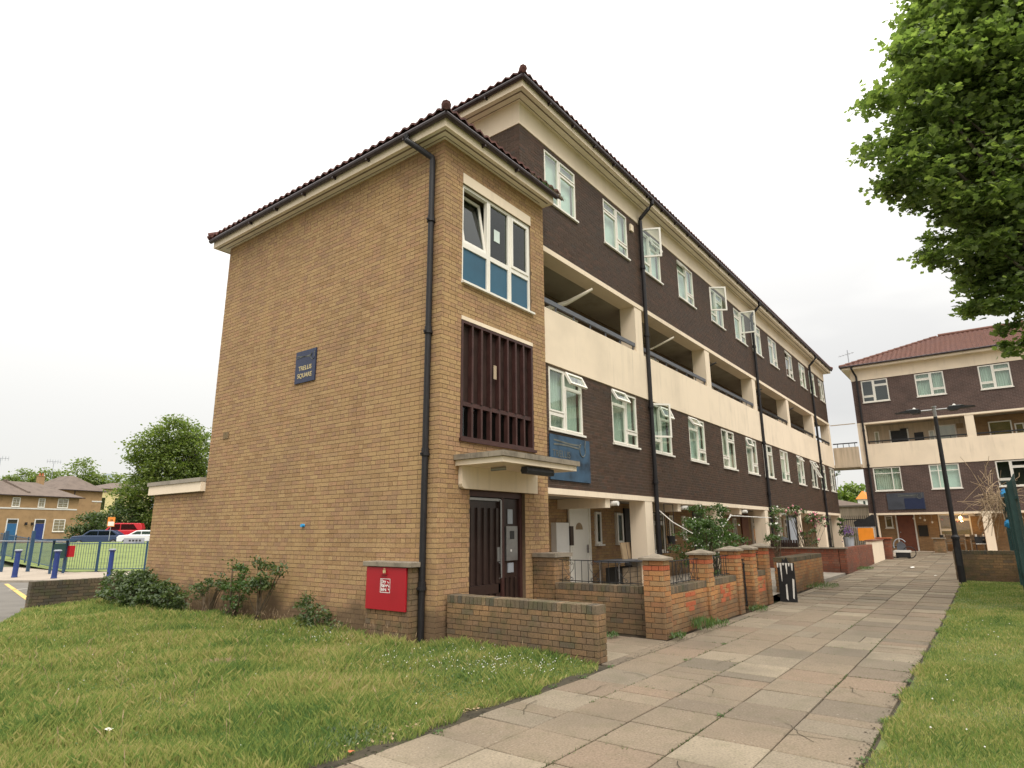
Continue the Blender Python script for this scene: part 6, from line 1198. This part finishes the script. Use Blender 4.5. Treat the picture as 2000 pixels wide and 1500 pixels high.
for (c, r, lab) in (((32.5, 82, 3.0), 2.2, 'dark bushy shrub right of the brick house'), ((36, 80.5, 3.0), 2.4, 'dark bushes behind the green fence and the red car'), ((29.8, 84.5, 2.4), 1.6, 'low bush beside the corner of the brick house')):
    tree('bush', lab, (c[0], c[1], .6), [(c, r), ((c[0] + r * .9, c[1], c[2] - .5), r * .8), ((c[0] - r * .6, c[1] + .6, c[2] - .8), r * .7)], 4200, .30, OVAL, 'leaf_shrub', .15, 1.6, 'bushes behind the parked cars', 10, .34, 12, cat='bush')

# ================================================================== THROUGH THE GAP BETWEEN THE BLOCKS
hill = MB(); 
Pw, cl = crown_pts([((165 + 2 * math.sin(k), 15 + k * 2.1, 7.2 + .8 * math.sin(k * 1.7)), 3.6) for k in range(-3, 14)] + [((160, 15 + k * 2.1, 3.8), 2.6) for k in range(-3, 14)], 30000, .5, 6, .3)
o = leaves('woods', Pw, .85, QUAD, 'leaf_hill', None, .5); tag(o, 'wooded green hillside seen through the gap under the footbridge', 'woods')
tag(sheet('hill', 'far_lawn', lambda x, y: -.3 + max(0, 6.5 - abs(x - 180) * .22), 145, 215, -20, 70, 14, 10), None, None, None, 'structure')
def simple_house(name, label, x0, x1, y0, y1, z0, z1, wm, rm, rise):
    t = thing(name, label, 'house', (x0, y0, z0)); bx('wall', wm, t, x0, x1, y0, y1, z0, z1); m = (y0 + y1) / 2
    MB().add([(x0 - .3, y0 - .3, z1), (x1 + .3, y0 - .3, z1), (x1 + .3, y1 + .3, z1), (x0 - .3, y1 + .3, z1), (x0 + .6, m, z1 + rise), (x1 - .6, m, z1 + rise)], [(0, 1, 5, 4), (1, 2, 5), (2, 3, 4, 5), (3, 0, 4), (3, 2, 1, 0)]).build('roof', rm, t)
    for k in range(int((y1 - y0) / 1.1)): bx('window', 'glass_dark', t, x0 - .04, x0 - .005, y0 + .5 + k * 1.1, y0 + .9 + k * 1.1, z1 - 1.2, z1 - .4)
simple_house('distant_house', 'white distant house with orange roof on the wooded hill', 150, 156, 20.4, 22.3, 3, 7.6, 'petal', 'orange_board', 1.7); simple_house('distant_house', 'small distant house with orange roof in the middle of the trees', 152, 155, 24.6, 25.6, 3, 5.6, 'brick_red', 'orange_board', 1.3); simple_house('distant_house', 'little white box building at the left of the gap', 120, 124, 23.6, 25.2, 2, 5.6, 'petal', 'grey_plastic', .3)
simple_house('low_building', 'long low buff building with small windows beyond the yard wall', 85, 92, 12.0, 19.0, .3, 4.3, 'house_brick', 'slate', .9)
yw = thing('yard_wall', 'pale concrete yard wall behind the black railings', 'wall', (47, 8, .3)); bx('render', 'cream_dirty', yw, 50.4, 50.6, 4, 12, .2, 3.1); bx('coping', 'concrete', yw, 50.3, 50.7, 4, 12, 3.102, 3.2)
yr = thing('yard_railings', 'tall black railings closing the gap between the two blocks', 'fence', (42.6, 6.5, .35)); bmh = MB().tube([(0, 0, 0), (0, 0, 2.0)], .014, 5).mesh('bar', 'black_metal')
for k in range(34): inst('bar', bmh, yr, Matrix.Translation((42.7, 5.55 + k * .11, .35)))
for z in (.5, 2.1): bx('rail', 'black_metal', yr, 42.68, 42.72, 5.5, 9.3, z, z + .05)
# ================================================================== GARDEN AND FORECOURT THINGS
tb = thing('garden_table', 'folded grey table standing behind the scroll railing', 'table', (14.3, 7.4, .25)); bx('table_top', 'grey_rail', tb, 13.35, 15.2, 7.0, 7.7, .86, .90)
for x, y in ((13.45, 7.1), (15.1, 7.1), (13.45, 7.6), (15.1, 7.6)): MB().tube([(x, y, .12), (x, y, .86)], .018, 6).build('leg', 'steel', tb)
for k, (x, lab) in enumerate(((14.2, 'left upright board on the garden table'), (14.55, 'second upright board on the garden table'), (15.0, 'board on the garden table next to the column'))):
    t = thing('upright_board', lab, 'board', (x, 7.4, .9)); T = Matrix.Translation((x, 7.35 + .05 * k, .903)) @ Matrix.Rotation(R(-8), 4, 'X'); inst('face', MB().box(0, .24, 0, .04, 0, .40).mesh('face', 'cardboard'), t, T); inst('edge', MB().box(.243, .27, 0, .05, 0, .40).mesh('edge', 'brown_panel'), t, T)
ct = thing('covered_crate', 'dark wooden crate in the shade under the garden table', 'crate', (14.3, 7.5, .15))
for k in range(5): bx('board', 'wood', ct, 13.7, 15.0, 7.12, 7.14, .14 + k * .12, .25 + k * .12)
bx('crate_body', 'dark', ct, 13.72, 14.98, 7.15, 7.6, .13, .72)
pl_ = thing('picket_planter', 'small brown picket planter on top of the red side wall', 'planter', (24.1, 6.2, 1.0))
for k in range(11): bx('picket', 'brown_panel', pl_, 24.0, 24.02, 5.62 + k * .085, 5.68 + k * .085, .975, 1.22)
bx('rail', 'brown_panel', pl_, 24.022, 24.04, 5.6, 6.55, 1.02, 1.06); bx('soil_box', 'soil', pl_, 24.05, 24.22, 5.62, 6.5, .976, 1.12)
wl = thing('washing_line', 'pale washing line and prop stretched over the garden bush', 'washing line', (15.9, 5.2, 1.9)); MB().tube([(15.4, 6.9, 2.1), (14.6, 6.2, 1.78), (13.9, 5.6, 1.6)], .013, 6).tube([(13.9, 5.6, 1.6), (13.4, 5.25, 1.52)], .010, 5).build('rope', 'petal', wl); MB().tube([(15.85, 5.2, 1.93), (25.6, 6.85, 2.02)], .016, 6).build('pole', 'petal', wl); MB().tube([(15.85, 5.2, 1.93), (15.2, 5.2, 1.65)], .014, 6).lathe([(.001, -.04), (.04, 0), (.001, .04)], (15.85, 5.2, 1.93), 8).build('bracket', 'petal', wl)
fs = thing('flower_stand', 'black iron flower stand hanging in front of the garden window', 'stand', (15.8, 6.9, 1.2)); mb = MB(); ring(mb, 15.75, 16.35, 1.22, 2.28, .015, 6.9, 6.915)
for k in range(4): mb.tube([(15.85 + .13 * k + .05 * math.cos(a), 6.9, 1.14 + .05 * math.sin(a)) for a in np.linspace(0, 6.2, 10)], .007, 4)
mb.build('frame', 'black_metal', fs); MB().lathe([(.08, 0), (.12, .2)], (16.2, 6.95, 1.24), 10).build('pot', 'black_metal', fs)
fr = thing('frame_picture', 'grey framed panel standing in the garden behind the red wall', 'frame', (29.5, 6.8, 1)); bx('panel', 'grey_plastic', fr, 27.6, 28.9, 6.75, 6.8, .95, 2.1); mb = MB(); ring(mb, 27.55, 28.95, .9, 2.15, .06, 6.70, 6.749); mb.build('frame', 'black_metal', fr)
bn = thing('black_bin_bag', 'black rounded bag behind the picket planter', 'bag', (25, 6.3, 1.1)); MB().lathe([(.15, -.5), (.30, -.3), (.33, -.05), (.22, .12), (.02, .18)], (25.3, 6.45, 1.15), 12).build('bag', 'black_metal', bn, smooth=True)
oc = thing('orange_cover', 'bright orange sheet draped over a cage beside the last column', 'cover', (38, 5.6, .4)); bx('sheet', 'orange_sheet', oc, 37.5, 37.56, 5.05, 5.75, .98, 1.62); mb = MB()
for k in range(5): mb.box(37.58, 37.6, 4.98 + k * .27, 5.0 + k * .27, .4, 1.66)
mb.box(37.57, 37.6, 4.98, 6.1, 1.64, 1.67); mb.build('cage', 'grey_plastic', oc); MB().prism([(0, 0), (.95, 0), (.98, .25), (.8, .36), (.45, .40), (.1, .62), (0, .6)], (37.7, 4.95, 1.68), (0, 1, 0), (0, 0, 1), (1, 0, 0), .5).build('dark_cover', 'black_metal', oc)
pf = thing('purple_flowers', 'purple flowers in pots beside the orange sheet', 'flowers', (37.6, 6.3, .4)); lf = leaves('blossom', np.array([(37.6 + random.gauss(0, .15), 6.25 + random.gauss(0, .16), 1.45 + random.gauss(0, .14)) for _ in range(220)]), .07, QUAD, 'purple', pf); MB().lathe([(.2, .0), (.27, .8)], (37.6, 6.25, .35), 12).build('pot', 'grey_plastic', pf); leaves('foliage', np.array([(37.6 + random.gauss(0, .15), 6.25 + random.gauss(0, .2), 1.25 + random.gauss(0, .1)) for _ in range(160)]), .08, OVAL, 'leaf_shrub', pf)
# pushchair
pc = thing('pushchair', 'folded grey pushchair with white basket beside the corner post', 'pushchair', (34.2, 3.6, .3)); B_ = Vector((34.3, 3.55, .27))
for dy in (-.28, .28):
    MB().tube([B_ + Vector((dy * .3, dy, .25)) + Vector((0, .25 * math.cos(a), .25 * math.sin(a))) for a in np.linspace(0, 6.28, 18)], .02, 5).build('wheel', 'tyre', pc)
MB().tube([B_ + Vector((0, .06 + .26 * math.cos(a), .55 + .30 * math.sin(a))) for a in np.linspace(-.4, 2.6, 14)], .025, 6).build('frame', 'grey_plastic', pc); MB().prism([(-.16, .3), (.2, .32), (.2, .62), (.02, .74), (-.14, .6)], B_ + Vector((.02, 0, 0)), (0, 1, 0), (0, 0, 1), (1, 0, 0), .12).build('seat', 'grey_rail', pc); MB().box(34.0, 34.25, 3.2, 3.85, .52, .62).build('basket_rim', 'petal', pc); MB().box(34.02, 34.24, 3.24, 3.8, .30, .519).build('basket', 'black_metal', pc)
# benches, pot stand
def bench(label, y0, x=41.2, w_=.9, mat='wood'):
    t = thing('garden_bench', label, 'bench', (x, y0, GZ), group='benches outside the cross block')
    for k in range(3): bx('seat_slat', mat, t, x + .02 + k * .14, x + .14 + k * .14, y0, y0 + w_, GZ + .42, GZ + .45)
    for k in range(3): bx('back_slat', mat, t, x + .46, x + .49, y0, y0 + w_, GZ + .52 + k * .14, GZ + .62 + k * .14)
    for y in (y0, y0 + w_ - .06):
        bx('leg', mat, t, x, x + .05, y, y + .06, GZ, GZ + .62); bx('leg', mat, t, x + .5, x + .55, y, y + .06, GZ, GZ + .95); bx('arm', mat, t, x - .02, x + .5, y, y + .06, GZ + .622, GZ + .66)
bench('slatted wooden bench under the lit window', 1.35); bench('wooden garden chair with crossed slats right of the lamp post', .55, w_=.6)
ps = thing('brick_planter', 'short brick planter with a flat top in front of the benches', 'planter', (40.2, 2.45, GZ)); bx('planter_core', 'mortar_dark', ps, 40.01, 40.44, 2.21, 2.69, GZ - .1, GZ + .69); lay(ps, face_bricks((40.0, 0, 0), (0, 1, 0), (-1, 0, 0), courses(2.2, 2.7, GZ, GZ + .7)) + face_bricks((0, 2.2, 0), (1, 0, 0), (0, -1, 0), courses(40.05, 40.45, GZ, GZ + .7)), 'brick_wall', 40); bx('top', 'stone', ps, 39.95, 40.5, 2.15, 2.75, GZ + .702, GZ + .76); MB().lathe([(.07, 0), (.10, .14)], (40.2, 2.3, GZ + .761), 10).build('pot', 'black_metal', ps)
bb = thing('barbecue', 'black covered barbecue with white cups on a shelf beside the column', 'barbecue', (41.4, .3, GZ)); bx('body', 'black_metal', bb, 41.2, 41.8, -.05 + .55, .95, GZ + .45, GZ + .8); bx('shelf', 'petal', bb, 41.15, 41.7, .50, .92, GZ + .42, GZ + .449)
for y in (.55, .87): MB().lathe([(.04, 0), (.05, .12)], (41.3, y, GZ + .801), 8).build('cup', 'petal', bb)
for y in (.52, .9): bx('leg', 'black_metal', bb, 41.25, 41.3, y, y + .04, GZ, GZ + .419)
pld = thing('porch_lamp', 'glowing warm lamp hanging in front of the ground floor window', 'lamp', (41.3, 1.3, 2.1)); MB().lathe([(.02, -.09), (.07, -.05), (.08, .03), (.03, .09)], (41.6, 1.42, 2.13), 12).build('bulb', 'lampglow', pld); MB().tube([(41.6, 1.42, 2.20), (41.6, 1.42, 2.34)], .01, 5).build('cord', 'black_metal', pld)
pll = bpy.data.lights.new('porch_light', 'POINT'); pll.energy = 14; pll.color = (1, .6, .25); pll.shadow_soft_size = .08; plo = bpy.data.objects.new('porch_light', pll); COL.objects.link(plo); plo.location = (41.5, 1.42, 2.0)
for k, (y, z) in enumerate(((3.55, 2.12), (3.25, 2.14), (3.05, 2.02), (2.72, 1.90))):
    t = thing('hanging_bauble', ['leftmost', 'second', 'third', 'lowest'][k] + ' of the four white baubles hanging by the brown door', 'bauble', (41.8, y, z)); MB().lathe([(.01, -.06), (.055, -.02), (.055, .03), (.01, .07)], (41.8, y, z), 10).build('ball', 'petal', t); MB().tube([(41.8, y, z + .06), (41.8, y, 2.34)], .005, 4).build('string', 'grey_plastic', t)
for k in range(9):
    y, z = 2.3 - k * .16, 2.2 - .1 * math.sin(k * .8) - .05 * (k % 3)
leaves('bunting', np.array([(42.1, 2.35 - .16 * k, 2.05 + .1 * math.sin(k)) for k in range(9)]), .13, QUAD, 'pink', None, .0, label='pink and orange bunting across the ground floor window')['category'] = 'bunting'
